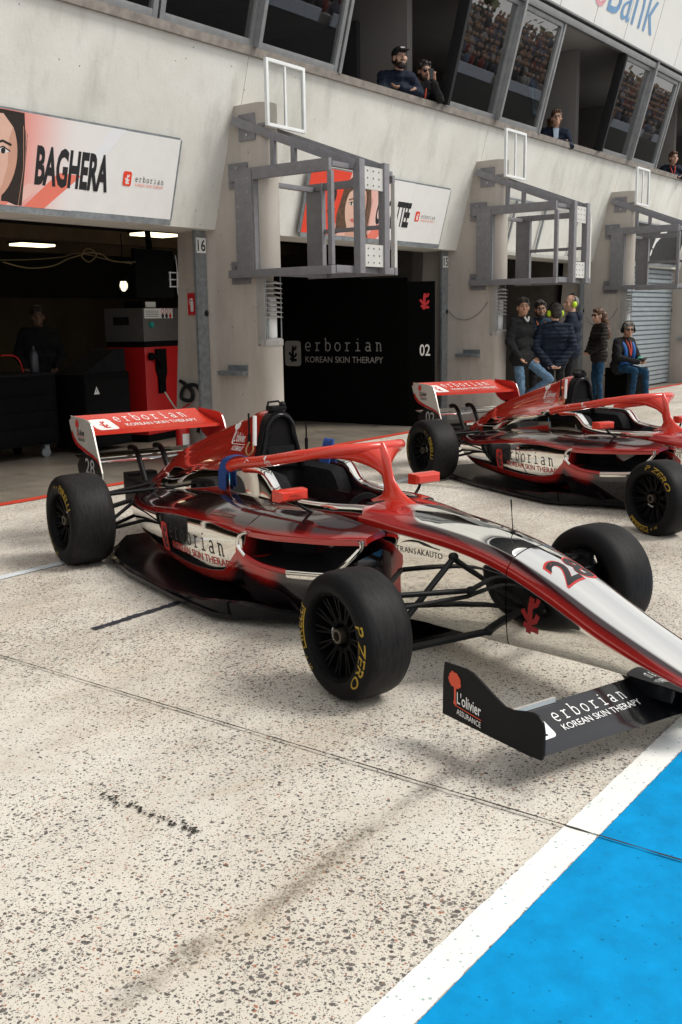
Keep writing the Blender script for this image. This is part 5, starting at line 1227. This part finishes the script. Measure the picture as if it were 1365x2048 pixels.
tag(MB().tube(cr([(6.53, 9.15, 2.16), (6.83, 9.15, 2.11), (7.14, 9.15, 2.14), (7.35, 9.15, 2.22), (7.53, 9.15, 2.27), (7.6, 9.15, 2.33), (7.68, 9.16, 2.34), (7.76, 9.16, 2.28), (7.66, 9.17, 2.20), (7.56, 9.17, 2.26), (7.64, 9.16, 2.3), (7.82, 9.15, 2.29), (7.98, 9.15, 2.22), (8.32, 9.15, 2.22)], 6), .007, 6).build('ceiling_cable', mat('yellow_cable', (.16, .12, .05), .6), None), 'looped yellowish cable hanging across the left garage opening', 'cable')
tag(MB().tube(cr([(6.5, 9.18, 2.18), (6.9, 9.18, 2.20), (7.3, 9.18, 2.24), (7.55, 9.18, 2.29), (7.9, 9.18, 2.24), (8.3, 9.18, 2.2)], 6), .005, 6).build('ceiling_cable', bpy.data.materials['yellow_cable'], None), 'thin straighter yellowish cable behind the looped one', 'cable')
# black display wall of garage 15
k = thing('display_wall', 'black partition lettered erborian with red root mark and 02 in garage 15', 'partition', (12.2, 9.0, 0))
MDW = mat('display_black', (0.003, 0.0035, 0.0034), 0.85, var=0.12, spec=0.04)
def vwall(p, q, z1, nm):
    b = MB(); d = (Vector((*q, 0))-Vector((*p, 0))).normalized(); n_ = Vector((-d.y, d.x, 0)); b.obox(((p[0]+q[0])/2+n_.x*.02, (p[1]+q[1])/2+n_.y*.02, z1/2), ((q[0]-p[0])/2, (q[1]-p[1])/2, 0), n_*.018, (0, 0, z1/2-.003)); return b.build(nm, MDW, k, 0, True)
vwall((12.12, 10.7), (12.31, 7.99), 2.10, 'main_panel'); vwall((12.315, 7.985), (12.45, 7.63), 2.04, 'end_panel')
f = Flat(); f.rbox(0, -.06, .30, .32, .05, 0); f.root(.15, 0, .24, 1); f.slab(.38, .17, .125, 0, 1.42); f.text('KOREAN SKIN THERAPY', .39, .0, 1.36, .088, .006, 0)
u = Vector((.07, -1, 0)).normalized(); f.place('panel_lettering', [mat('panel_grey_print', (.30, .30, .29), .6), MDW], Vector((12.165, 10.13, .90))+Vector((-.003, 0, 0)), u, (0, 0, 1), k, True)
u = Vector((.14, -.36, 0)).normalized(); f = Flat(); f.root(.14, .62, .22, 0); f.text('02', .07, -.02, .15, .155, .01, 1)
f.place('end_lettering', [MRED, MWP], Vector((12.345, 7.89, 1.03)), u, (0, 0, 1), k, True, lift=.01)
# cabinet and tablet seen behind the group in bay 14
k = thing('wall_box', 'dark grey box on the wall behind the standing group', 'box', (16.9, 9.55, 1.75))
MB().box((16.7, 9.5, 1.72), (17.2, 9.59, 2.02), .01).build('case', MRM, k, 30, True); MB().box((16.78, 9.493, 1.78), (17.12, 9.4985, 1.96)).build('window', MGAL, k, 0, True)
k = thing('notice_board', 'pale notice on the wall behind the bearded man', 'notice', (16.9, 9.55, 1.3))
MB().box((16.75, 9.58, 1.25), (17.15, 9.597, 1.62)).build('sheet', mat('pale_notice', (.42, .46, .42), .6), k, 0, True)
k = thing('equipment_case', 'black upright case the man in the blue vest sits on', 'case', (17.95, 6.95, 0), rad(-20))
MB().box((-.27, -.25, .02), (.27, .27, .60), .02).build('case', MBX, k, 30); MB().box((-.28, -.26, .44), (.28, .28, .47), .004).build('seam', MRM, k, 20)
for xx in (-.1, .1): MB().box((xx-.03, -.262, .42), (xx+.03, -.251, .50), .003).build('latch', MRM, k, 20)
# wall screen in the gallery
k = thing('television', 'wall screen showing dark blue pictures behind the woman at the gallery window', 'television', (17.2, 10, 5.2))
MSC = NT('screen_picture'); v_ = MSC.n('SeparateXYZ', out=2, Vector=MSC.pos()); n_ = MSC.noise(MSC.pos(), 5, 4, .7)
MSC.bs(Base_Color=(.01, .01, .012), Roughness=.2, Emission_Color=MSC.mix(MSC.rng(n_, .45, .65), (.006, .014, .02), (.10, .19, .24)), Emission_Strength=0.5)
b = MB(); d = Vector((.98, .1, 0)).normalized(); b.obox((17.75, 8.6, 5.33), d*.72, Vector((-.1, .98, 0)).normalized()*.03, (0, .04, .36)); b.build('housing', MIN, k, 0, True)
b = MB(); b.obox((17.755, 8.565, 5.33), d*.69, Vector((-.1, .98, 0)).normalized()*.002, (0, .035, .335)); b.build('picture', MSC.m, k, 0, True)
MB().bar((17.8, 8.63, 5.4), (17.8, 9.6, 5.6), .05, .05).build('arm', MIN, k, 0, True)
# ------------------------------------------------------------------ the other side of the track, seen mirrored in the glass and the polished bodywork
sheet('track_asphalt', [(-60, -15.5), (200, -15.5), (200, -6), (-60, -6)], 0.004, mat('asphalt', (0.06, 0.06, 0.058), 0.8, var=.2, scale=1))
tag(MB().add([(-60, -18, .008), (200, -18, .008), (200, -15.5, .006), (-60, -15.5, .006)], [(0, 1, 2, 3)]).build('grass_verge', mat('grass', (0.05, 0.062, 0.02), 0.9, var=.4, scale=2), None, 0), kind='structure')
k = thing('grandstand', 'long tiered grandstand across the track, seen only as a reflection', 'grandstand', (60, -20, 0))
MST = mat('stand_concrete', (0.16, 0.15, 0.145), .85, var=.15, scale=.5)
for i in range(7): MB().box((-20, -19.5-1.0*i, 0), (170, -18.5-1.0*i-.002, 2.15+.40*i)).build('tier', MST, k, 0, True)
b = MB(); b.box((-20, -18.45, .01), (170, -18.3, 1.75)); b.build('parapet', mat('dark_board', (.03, .03, .033), .5), k, 0, True)
rr = random.Random(4)
for i in range(22): MB().box((-18+8.4*i, -18.29, 1.78), (-18+8.4*i+rr.uniform(5.5, 7.6), -18.2, 2.35)).build('pale_board', mat('pale_boards', (.42, .46, .55), .5), k, 0, True)
b = MB(); rr = random.Random(8)
for i in range(7):
    for j in range(340):
        if rr.random() < .12: continue
        x_ = -18+.55*j+rr.uniform(-.18, .18); y_ = -19.0-1.0*i; z_ = 2.15+.40*i; b.cur = rr.choice((0, 0, 0, 1, 2, 3, 3, 4, 5))
        b.sphere((x_, y_, z_+.32), (.22, .2, .36), 6, 4); b.cur = 6; b.sphere((x_, y_, z_+.78), (.11, .11, .14), 6, 4)
cols = [(.02, .02, .022), (.26, .25, .24), (.16, .03, .025), (.05, .05, .07), (.08, .10, .16), (.20, .12, .07), (.30, .19, .14)]
o = b.build('spectators', [mat('crowd_%d' % i, c_, .8) for i, c_ in enumerate(cols)], None, 50, fix=False); tag(o, kind='stuff')
b = MB(); rr = random.Random(9)
for i in range(5200):
    t_ = rr.random(); cx_ = -20+rr.randrange(34)*5.6+rr.uniform(-1, 1); a = rr.uniform(0, 6.28); r_ = 3.2*math.sqrt(rr.random()); hh = rr.uniform(-1, 1)
    c = Vector((cx_+r_*math.cos(a)*(1-.4*abs(hh)), -31+r_*math.sin(a), 2.7+2.2*hh+1.5*math.sin(cx_*.55))); s_ = rr.uniform(.25, .6)
    u_ = Vector((rr.uniform(-1, 1), rr.uniform(-1, 1), rr.uniform(-1, 1))).normalized(); v2 = u_.orthogonal().normalized(); b.cur = rr.choice((0, 0, 1, 2))
    b.add([c+u_*s_, c+v2*s_*.6, c-u_*s_, c-v2*s_*.6], [(0, 1, 2, 3)])
o = b.build('tree_belt', [mat('foliage_dark', (.035, .05, .018), .8), mat('foliage_mid', (.06, .075, .022), .8), mat('foliage_warm', (.13, .085, .03), .8)], None, 0, fix=False); tag(o, kind='stuff')
# ------------------------------------------------------------------ people
from mathutils import noise as mnoise
def capsule(b, p, q, r0, r1, n=10):
    p, q = Vector(p), Vector(q); d = q-p
    if d.length < 1e-4: return b.sphere(p, r0, n, 8)
    t = d.normalized(); pts = []; rs = []
    for k in range(4): a = PI/2*(1-k/4); pts.append(p-t*r0*math.sin(a)); rs.append(max(1e-4, r0*math.cos(a)))
    for k in range(5): a = PI/2*k/4; pts.append(q+t*r1*math.sin(a)); rs.append(max(1e-4, r1*math.cos(a)))
    return b.tube(pts, rs, n)
def cloth(name, col, quilt=False, rough=.85):
    if name in MATS: return MATS[name]
    t = NT(name); v = t.obj(); n = t.noise(v, 9, 4, .6, dist=1.5)
    t.bs(Base_Color=t.mix(t.rng(n, .3, .7), tuple(x*.7 for x in col), tuple(x*1.25 for x in col)), Roughness=rough); t.b.inputs['Specular IOR Level'].default_value = .25
    h = n
    if quilt: h = t.n('TexWave', out=1, p_bands_direction='Z', Vector=v, Scale=5.5, Distortion=1.2, Detail=2.0)
    t.bump(h, .7, .02 if not quilt else .03); MATS[name] = t.m; return t.m
SKIN = mat('skin', (.52, .30, .21), .55, var=.1, scale=30); SKINT = mat('skin_tan', (.40, .21, .135), .55, var=.1, scale=30)
HAIR_D = mat('hair_dark', (.018, .012, .009), .5, var=.4, scale=60); HAIR_B = mat('hair_brown', (.085, .038, .018), .45, var=.5, scale=50); HAIR_G = mat('hair_grey', (.16, .145, .13), .6, var=.4, scale=60)
SHOE = mat('shoe_dark', (.03, .03, .032), .6); SHOEW = mat('shoe_white', (.6, .6, .58), .6); MEYE = mat('eye_dark', (.02, .012, .01), .2); MGLS = mat('spectacles_black', (.008, .008, .009), .15)
MLIME = mat('ear_defender_lime', (.50, .72, .02), .4, var=.05); MLAN = mat('lanyard_red', (.50, .05, .03), .6); MLANO = mat('lanyard_orange', (.6, .15, .03), .6); MSHL = mat('shirt_pale', (.45, .55, .68), .7)
def vmix(a, b_, t_): return Vector(a)*(1-t_)+Vector(b_)*t_
def person(label, loc, face, H, top, legs, skin, hair, pose, head=(0, 0), group=None, female=False, beard=False, glasses=None, long_hair=False, cap=False, phones=False, voxel=.012, shoe=None, extra=None, legsno=False, cropped=1.0):
    """face = facing direction (x, y); joints are in a body frame: x to the person's right, y forward, z up, metres for a 1.75 m figure"""
    f = Vector((face[0], face[1], 0)).normalized(); rz = math.atan2(-f.x, f.y); s = H/1.75
    root = thing('person', label, 'person', loc, rz, group)
    J = dict(pel=(0, 0, .95), chest=(0, .0, 1.30), neck=(0, .0, 1.47), head=(0, .03, 1.63), shR=(.185, 0, 1.42), shL=(-.185, 0, 1.42), elR=(.25, -.03, 1.14), elL=(-.25, -.03, 1.14), wrR=(.25, .10, .90), wrL=(-.25, .10, .90),
             hipR=(.09, 0, .92), hipL=(-.09, 0, .92), knR=(.10, .03, .50), knL=(-.10, .03, .50), anR=(.11, -.02, .08), anL=(-.11, -.02, .08))
    J.update(pose); J = {k_: Vector(v_) for k_, v_ in J.items()}
    k = 1.02 if female else 1.14
    seg = []   # (p, q, r0, r1, material slot) slots: 0 top 1 legs 2 skin 3 shoe
    up_ = (J['neck']-J['pel']).normalized(); rt_ = (J['shR']-J['shL']); rt_.normalize()
    hx = (J['hipR']-J['hipL']).normalized()
    seg += [(J['shR']*.82+J['shL']*.18, J['shL']*.82+J['shR']*.18, .082*k, .082*k, 0), (J['chest']-rt_*.085*k, J['chest']+rt_*.085*k, .125*k, .125*k, 0),
            (vmix(J['pel'], J['chest'], .5)-rt_*.075*k, vmix(J['pel'], J['chest'], .5)+rt_*.075*k, .118*k, .118*k, 0), (J['pel']-hx*.07, J['pel']+hx*.07, .128*k, .128*k, 0), (J['pel']+Vector((0, 0, -.05))-hx*.065, J['pel']+Vector((0, 0, -.05))+hx*.065, .125, .125, 0 if not female or True else 1),
            (J['pel'], J['neck']-up_*.06, .12*k, .09*k, 0), (J['neck']-up_*.05-rt_*.06, J['neck']-up_*.05+rt_*.06, .066, .066, 0), (J['neck']-up_*.03, vmix(J['neck'], J['head'], .6), .055*k, .05*k, 2)]
    for a in 'RL':
        seg += [(J['sh'+a], J['el'+a], .068*k, .056*k, 0), (J['el'+a], J['wr'+a], .056*k, .043*k, 0)]
        seg += [(J['hip'+a], J['kn'+a], .088, .064, 1), (J['kn'+a], J['an'+a], .062, .046, 1)]
        an = J['an'+a]; fd = J.get('ft'+a, Vector((.02 if a == 'R' else -.02, 1, -.12))).normalized()
        seg += [(an-fd*.04+Vector((0, 0, -.03)), an+fd*.15+Vector((0, 0, -.02)), .043, .036, 3)]
        w_ = J['wr'+a]; d_ = (J.get('hand'+a, w_*2-J['el'+a])-w_).normalized(); sd = d_.cross(Vector((0, 0, 1)))
        if sd.length < .2: sd = d_.cross(Vector((0, 1, 0)))
        sd = sd.normalized(); cu = sd.cross(d_); cu = cu if cu.y < 0 or True else -cu
        pm = w_+d_*.05; seg += [(w_, w_+d_*.03, .028, .03, 2)]
        for i in range(4):
            o = (i-1.5)*.02; L_ = (.070, .082, .078, .062)[i]; b0 = pm+sd*o; seg += [(w_+d_*.02+sd*o*.7, b0+d_*.03, .016, .0115, 2), (b0+d_*.03, b0+d_*(.03+L_*.5)+cu*.012, .0105, .0095, 2), (b0+d_*(.03+L_*.5)+cu*.012, b0+d_*(.03+L_*.8)+cu*.036, .0095, .008, 2)]
        ts = 1 if a == 'R' else -1
        seg += [(w_+d_*.03-sd*ts*.025, w_+d_*.07-sd*ts*.045+cu*.012, .013, .010, 2), (w_+d_*.07-sd*ts*.045+cu*.012, w_+d_*.095-sd*ts*.04+cu*.025, .010, .0085, 2)]
    # head in its own frame
    yaw, pit = rad(head[0]), rad(head[1]); HM = Matrix.Translation(J['head']) @ Matrix.Rotation(-yaw, 4, 'Z') @ Matrix.Rotation(pit, 4, 'X') @ Matrix.Scale(1.10, 4)
    b = MB()
    for p, q, r0, r1, c in seg: capsule(b, p, q, r0, r1)
    hb = MB(); hb.M = HM
    hb.sphere((0, -.012, .035), (.076, .094, .092), 14, 10); hb.sphere((0, .022, -.04), (.058, .068, .078), 14, 10); hb.sphere((0, .055, -.085), (.03, .028, .028), 10, 8); hb.sphere((0, .072, .028), (.05, .02, .018), 10, 8)
    capsule(hb, (0, .085, .012), (0, .108, -.024), .010, .014); hb.sphere((0, .088, -.062), (.026, .012, .010), 8, 6); hb.sphere((.045, .06, -.02), (.024, .022, .026), 8, 6); hb.sphere((-.045, .06, -.02), (.024, .022, .026), 8, 6)
    for sx in (-1, 1): hb.sphere((sx*.077, -.005, -.008), (.010, .020, .032), 8, 6)
    nv = len(b.v); b.v += hb.v; b.f += [[i+nv for i in f_] for f_ in hb.f]
    b.v = [p*s for p in b.v]; b.mi = [0]*len(b.f)
    tmp = b.build('tmp', SKIN, None, 0, fix=False)
    md = tmp.modifiers.new('r', 'REMESH'); md.mode = 'VOXEL'; md.voxel_size = voxel*s
    m2 = tmp.modifiers.new('s', 'SMOOTH'); m2.factor = .5; m2.iterations = 2
    dg = bpy.context.evaluated_depsgraph_get(); me = bpy.data.meshes.new_from_object(tmp.evaluated_get(dg)); bpy.data.objects.remove(tmp)
    me.name = 'body'; me.materials.clear()
    for m_ in (top, legs, skin, shoe or SHOE): me.materials.append(m_)
    hc = J['head']*s
    S2 = [(p*s, q*s, (r0+r1)/2*s, c) for p, q, r0, r1, c in seg]
    for pl in me.polygons:
        c = pl.center; best = 9; mi = 2
        if (c-hc).length > .135*s or (c.z < (hc.z-.12*s) and (c-hc).length > .15*s):
            for p, q, r_, ci in S2:
                d = q-p; l2 = d.length_squared; t_ = max(0, min(1, (c-p).dot(d)/l2)) if l2 > 1e-9 else 0; dd = (c-(p+d*t_)).length-r_
                if dd < best: best = dd; mi = ci
        pl.material_index = mi; pl.use_smooth = True
    clo = set(i for pl in me.polygons if pl.material_index < 2 for i in pl.vertices); nrm = [v_.normal.copy() for v_ in me.vertices]; ql = top.name.startswith(('puffer', 'jacket_brown'))
    for i in clo:                                  # creases in the cloth
        v_ = me.vertices[i]; p = v_.co; a = mnoise.noise(Vector((p.x*11, p.y*11, p.z*17+5*loc[0])))+.5*mnoise.noise(Vector((p.x*25, p.y*25, p.z*30)))
        v_.co = p+nrm[i]*s*(.011*a+(.007*abs(math.sin(p.z*PI/.075)) if ql and p.z > .8*s else 0))
    body = bpy.data.objects.new('body', me); COL.objects.link(body); body.parent = root; KIDS.setdefault(root, []).append(body)
    def part(nm, mb, m_, sm_=50): 
        mb.v = [p*s for p in mb.v]; return mb.build(nm, m_, root, sm_)
    # hair
    e = MB(); e.M = HM; rr = random.Random(int(loc[0]*50))
    if cap:
        e.sphere((0, -.012, .055), (.086, .104, .078), 16, 10); e.loft([[(x_, .06, .055) for x_ in (-.06, 0, .06)]+[(x_, .06, .065) for x_ in (.06, 0, -.06)], [(-.05, .165, .045), (0, .175, .048), (.05, .165, .045), (.05, .165, .052), (0, .175, .056), (-.05, .165, .052)]]); part('cap', e, MBK)
        e = MB(); e.M = HM; e.box((-.025, .088, .085), (.025, .094, .095)); part('cap_mark', e, MWP, 0)
        e = MB(); e.M = HM; e.sphere((0, -.045, -.005), (.078, .07, .06), 12, 8); part('hair', e, hair)
    elif hair is not None:
        e.sphere((0, -.020, .048), (.083, .099, .090), 16, 10); e.sphere((0, -.05, -.005), (.080, .066, .075), 14, 8)
        for i in range(26):
            a = rr.uniform(-.5, PI+.5); th = rr.uniform(.1, 1.5); q = (math.sin(th)*math.cos(a)*.070, -math.sin(th)*math.sin(a)*.082-.015, .045+.072*math.cos(th)); e.sphere(q, rr.uniform(.02, .028), 8, 6)
        for i in range(8): e.sphere((rr.uniform(-.05, .05), .052+rr.uniform(-.008, .012), .092+rr.uniform(-.012, .012)), rr.uniform(.018, .025), 8, 6)
        if long_hair:
            for sx in (-1, 0, 1):
                for i in range(9):
                    z_ = .02-.042*i; e.sphere((sx*(.052+.004*i)+rr.uniform(-.006, .006), -.065-.010*i+rr.uniform(-.006, .006), z_), (.055-.001*i, .062-.001*i, .058), 10, 7)
        part('hair', e, hair)
    for sx in (-1, 1):
        e = MB(); e.M = HM; e.sphere((sx*.031, .081, .012), (.011, .006, .006), 8, 6); part('eye', e, MEYE)
        e = MB(); e.M = HM; capsule(e, (sx*.014, .091, .034), (sx*.048, .080, .035), .0045, .003, 6); part('eyebrow', e, hair or HAIR_G)
    if beard:
        e = MB(); e.M = HM; e.sphere((0, .045, -.085), (.056, .048, .044), 12, 8); e.sphere((.05, .02, -.055), (.02, .035, .045), 9, 6); e.sphere((-.05, .02, -.055), (.02, .035, .045), 9, 6); capsule(e, (-.024, .094, -.048), (.024, .094, -.048), .008, .008, 6); part('beard', e, HAIR_D if hair in (HAIR_D, None) else hair)
    if glasses:
        e = MB(); e.M = HM
        for sx in (-1, 1):
            if glasses == 'sun': e.sphere((sx*.034, .089, .010), (.028, .008, .020), 12, 8)
            else: e.tube([(sx*.034+.026*math.cos(2*PI*i/12), .094, .010+.019*math.sin(2*PI*i/12)) for i in range(13)], .003, 5)
            e.tube([(sx*.06, .088, .015), (sx*.079, .05, .016), (sx*.081, -.01, .012)], .003, 5)
        e.tube([(-.01, .097, .014), (.01, .097, .014)], .003, 5); part('spectacles', e, MGLS)
    if phones:
        for sx in (-1, 1):
            e = MB(); e.M = HM; e.sphere((sx*.092, -.008, -.005), (.030, .036, .045), 14, 9); part('ear_cup', e, MLIME if phones == 'lime' else MRM)
        e = MB(); e.M = HM; e.tube([(.10*math.cos(PI*i/12), -.008, .03+.112*math.sin(PI*i/12)) for i in range(13)], .009, 6); part('headband', e, MRM)
    if extra: extra(root, J, HM, part, s)
    return root
def strap(nm, m_, pts, w_=.012):
    def fn(root, J, HM, part, s):
        e = MB(); e.tube(cr(pts, 5), w_, 6); part(nm, e, m_)
    return fn
G1 = 'people standing in front of the garage'
JB = cloth('jacket_black', (.012, .012, .013)); JN = cloth('jacket_navy', (.010, .016, .032)); JT = cloth('jacket_teal', (.015, .035, .055)); QN = cloth('puffer_navy', (.010, .017, .032), True); DEN = cloth('denim_pale', (.095, .165, .25)); DEN2 = cloth('denim_blue', (.010, .045, .095)); TB = cloth('trousers_black', (.012, .012, .014)); JBR = cloth('jacket_brown_black', (.018, .015, .013), True)
person('man in black jacket and pale jeans, one leg bent back against the fin', (13.70, 6.92, 0), (-.2, -.98), 1.78, JB, DEN, SKINT, HAIR_D,
       dict(pel=(0, .03, .93), chest=(.0, .0, 1.29), elR=(.28, .02, 1.14), wrR=(.2, .13, .95), elL=(-.27, .02, 1.14), wrL=(-.17, .14, .95), hipL=(-.09, .03, .90), hipR=(.09, .03, .90), knL=(-.13, .42, .62), anL=(-.10, .02, .36), ftL=Vector((0, .5, -.85)), knR=(.10, .10, .48), anR=(.10, .06, .08)), head=(40, 2), group=G1, shoe=SHOEW,
       extra=strap('shirt_collar', SHOEW, [(-.05, .095, 1.50), (0, .115, 1.44), (.05, .095, 1.50)], .014))
person('bearded man in spectacles and teal jacket, smiling at the camera', (14.72, 7.12, 0), (-.75, -.66), 1.75, JT, TB, SKINT, HAIR_D, dict(elR=(.27, .06, 1.15), wrR=(.12, .2, 1.0), elL=(-.27, .06, 1.15), wrL=(-.12, .2, 1.0)), head=(5, 0), group=G1, beard=True, glasses='clear',
       extra=strap('lanyard', MLANO, [(-.07, .06, 1.47), (-.045, .13, 1.36), (0, .145, 1.24), (.045, .13, 1.36), (.07, .06, 1.47)], .011))
person('person in navy quilted jacket seen from behind, hands clasped at the back', (14.05, 6.55, 0), (.90, .42), 1.69, QN, TB, SKIN, HAIR_D, dict(shR=(.20, 0, 1.40), shL=(-.20, 0, 1.40), elR=(.285, -.10, 1.12), elL=(-.285, -.10, 1.12), wrR=(.05, -.205, .86), wrL=(-.05, -.205, .84), handR=Vector((-.06, -.215, .80)), handL=Vector((.06, -.215, .80))), head=(-20, 0), group=G1, phones='lime')
person('tall man in navy hooded jacket with lime ear defenders, turned to the left', (15.55, 6.95, 0), (-.30, .95), 1.84, JN, TB, SKIN, None, dict(elR=(.29, .0, 1.14), wrR=(.2, .12, .93), elL=(-.27, .05, 1.14), wrL=(-.1, .2, 1.0)), head=(-35, 5), group=G1, phones='lime',
       extra=lambda root, J, HM, part, s: (part('hood', MB().sphere((0, -.095, 1.45), (.12, .055, .075), 14, 9), JN), part('hair', (lambda e: (setattr(e, 'M', HM), e.sphere((0, -.03, .03), (.081, .09, .088), 14, 9), e)[2])(MB()), HAIR_G), part('arm_mark', MB().box((.305, -.05, 1.27), (.318, .03, 1.29)), MWP, 0)))
person('woman with long brown hair, sunglasses and blue jeans facing left', (16.35, 6.82, 0), (-.72, .69), 1.63, JBR, DEN2, SKIN, HAIR_B, dict(elR=(.26, .05, 1.14), wrR=(.12, .17, 1.0), elL=(-.26, .05, 1.14), wrL=(-.08, .19, 1.0)), head=(-8, 0), group=G1, female=True, long_hair=True, glasses='sun')
def vest(root, J, HM, part, s):
    e = MB(); c = J['chest']
    for sx in (-1, 1): e.tube(cr([(sx*.13, -.06, 1.50), (sx*.13, .07, 1.47), (sx*.115, .155, 1.36), (sx*.105, .165, 1.22), (sx*.13, .10, 1.06)], 5), [.036]*21, 8)
    e.tube([(-.15, .10, 1.12), (0, .15, 1.10), (.15, .10, 1.12)], .04, 8); part('vest', e, MATS['vest_blue'])
    e = MB(); e.tube(cr([(-.05, .12, 1.50), (-.03, .18, 1.36), (0, .19, 1.22), (.03, .18, 1.36), (.05, .12, 1.50)], 4), .014, 6); part('lanyard', e, MLAN)
    e = MB(); capsule(e, J['wrL']*.75+J['elL']*.25, J['wrL']*.6+J['elL']*.4, .056, .056); part('arm_band', e, mat('band_green', (.08, .45, .30), .6))
    e = MB(); e.obox(tuple((J['wrR']+J['wrL'])/2+Vector((0, .09, .03))), (.035, 0, 0), (0, .05, .05), (0, -.004, .004)); part('phone', e, MGLS, 20)
mat('vest_blue', (.010, .09, .33), .7, var=.15, scale=20)
person('seated man in blue vest, sunglasses and headset looking at a phone', (17.62, 6.92, -.40), (-.30, -.95), 1.75, JB, DEN2, SKINT, HAIR_G,
       dict(pel=(0, -.02, 1.05-.0), chest=(0, .03, 1.36-.0), neck=(0, .07, 1.52), head=(0, .12, 1.67), shR=(.19, .04, 1.46), shL=(-.19, .04, 1.46), elR=(.25, .12, 1.20), elL=(-.27, .12, 1.20), wrR=(.02, .36, 1.12), wrL=(-.10, .36, 1.12), hipR=(.10, 0, 1.02), hipL=(-.10, 0, 1.02), knR=(.16, .42, .98), knL=(-.16, .40, .94), anR=(.13, .34, .44), anL=(-.18, .42, .41)), head=(32, -4), glasses='sun', phones='black',
       extra=lambda root, J, HM, part, s: vest(root, {k_: Vector(v_) for k_, v_ in J.items()}, HM, part, s))
# gallery
G2 = 'people leaning out of the gallery windows'
LEAN = dict(pel=(0, -.12, .95), chest=(0, .05, 1.26), neck=(0, .13, 1.42), head=(0, .20, 1.57), shR=(.19, .09, 1.37), shL=(-.19, .09, 1.37), elR=(.24, .24, 1.17), elL=(-.24, .24, 1.17), wrR=(-.02, .33, 1.18), wrL=(.02, .36, 1.20), handR=Vector((-.12, .33, 1.17)), handL=Vector((.12, .36, 1.2)), hipR=(.09, -.14, .92), hipL=(-.09, -.14, .92), knR=(.10, -.34, .52), knL=(-.10, -.34, .52), anR=(.10, -.55, .08), anL=(-.10, -.55, .08))
person('man in black cap and dark sweatshirt leaning on the gallery sill', (11.58, 7.70, 3.155), (-.62, -.78), 1.78, JN, TB, SKIN, HAIR_D, LEAN, head=(-6, 6), group=G2, cap=True, beard=True)
P2 = dict(LEAN); P2.update(head=(0, .26, 1.54), elR=(.22, .30, 1.20), elL=(-.22, .30, 1.20), wrR=(.05, .44, 1.36), wrL=(-.05, .44, 1.36), handR=Vector((.02, .46, 1.5)), handL=Vector((-.02, .46, 1.5)))
person('dark haired man in sunglasses holding a phone up at the gallery sill', (12.0, 7.66, 3.155), (-.5, -.86), 1.70, JB, TB, SKINT, HAIR_D, P2, head=(0, -8), group=G2, glasses='sun', beard=True,
       extra=lambda root, J, HM, part, s: (part('phone', MB().box((-.035, .45, 1.40), (.035, .46, 1.54), .004), MGLS, 20), part('lanyard', MB().tube([(-.06, .2, 1.43), (-.02, .27, 1.3), (0, .28, 1.2)], .012, 6), MLAN)))
P3 = dict(LEAN); P3.update(elL=(-.25, .2, 1.12), wrL=(-.1, .36, 1.17))
person('woman in spectacles, dark blazer and pale blue shirt at the gallery window', (16.25, 7.68, 3.155), (-.80, -.60), 1.70, JN, TB, SKIN, HAIR_B, P3, head=(4, 0), group=G2, female=True, glasses='clear',
       extra=lambda root, J, HM, part, s: part('shirt', MB().loft([[(-.05, .19, 1.42), (.05, .19, 1.42), (.05, .14, 1.42), (-.05, .14, 1.42)], [(-.035, .205, 1.25), (.035, .205, 1.25), (.035, .14, 1.25), (-.035, .14, 1.25)]]), MSHL, 30))
person('person with long brown hair turned away behind the woman in the blazer', (16.78, 7.95, 3.155), (.5, .86), 1.66, JB, TB, SKIN, HAIR_B, dict(), group=G2, female=True, long_hair=True)
P5 = dict(LEAN); P5.update(elR=(.22, .30, 1.18), wrR=(.0, .40, 1.16), wrL=(.05, .42, 1.2))
person('woman in navy polo shirt with red lanyard leaning at the far right gallery window', (21.62, 7.62, 3.155), (-.75, -.66), 1.66, JN, TB, SKIN, HAIR_B, P5, head=(-4, 0), group=G2, female=True, extra=strap('lanyard', MLAN, [(-.06, .16, 1.42), (-.03, .22, 1.3), (0, .24, 1.2), (.03, .22, 1.3), (.06, .16, 1.42)], .012))
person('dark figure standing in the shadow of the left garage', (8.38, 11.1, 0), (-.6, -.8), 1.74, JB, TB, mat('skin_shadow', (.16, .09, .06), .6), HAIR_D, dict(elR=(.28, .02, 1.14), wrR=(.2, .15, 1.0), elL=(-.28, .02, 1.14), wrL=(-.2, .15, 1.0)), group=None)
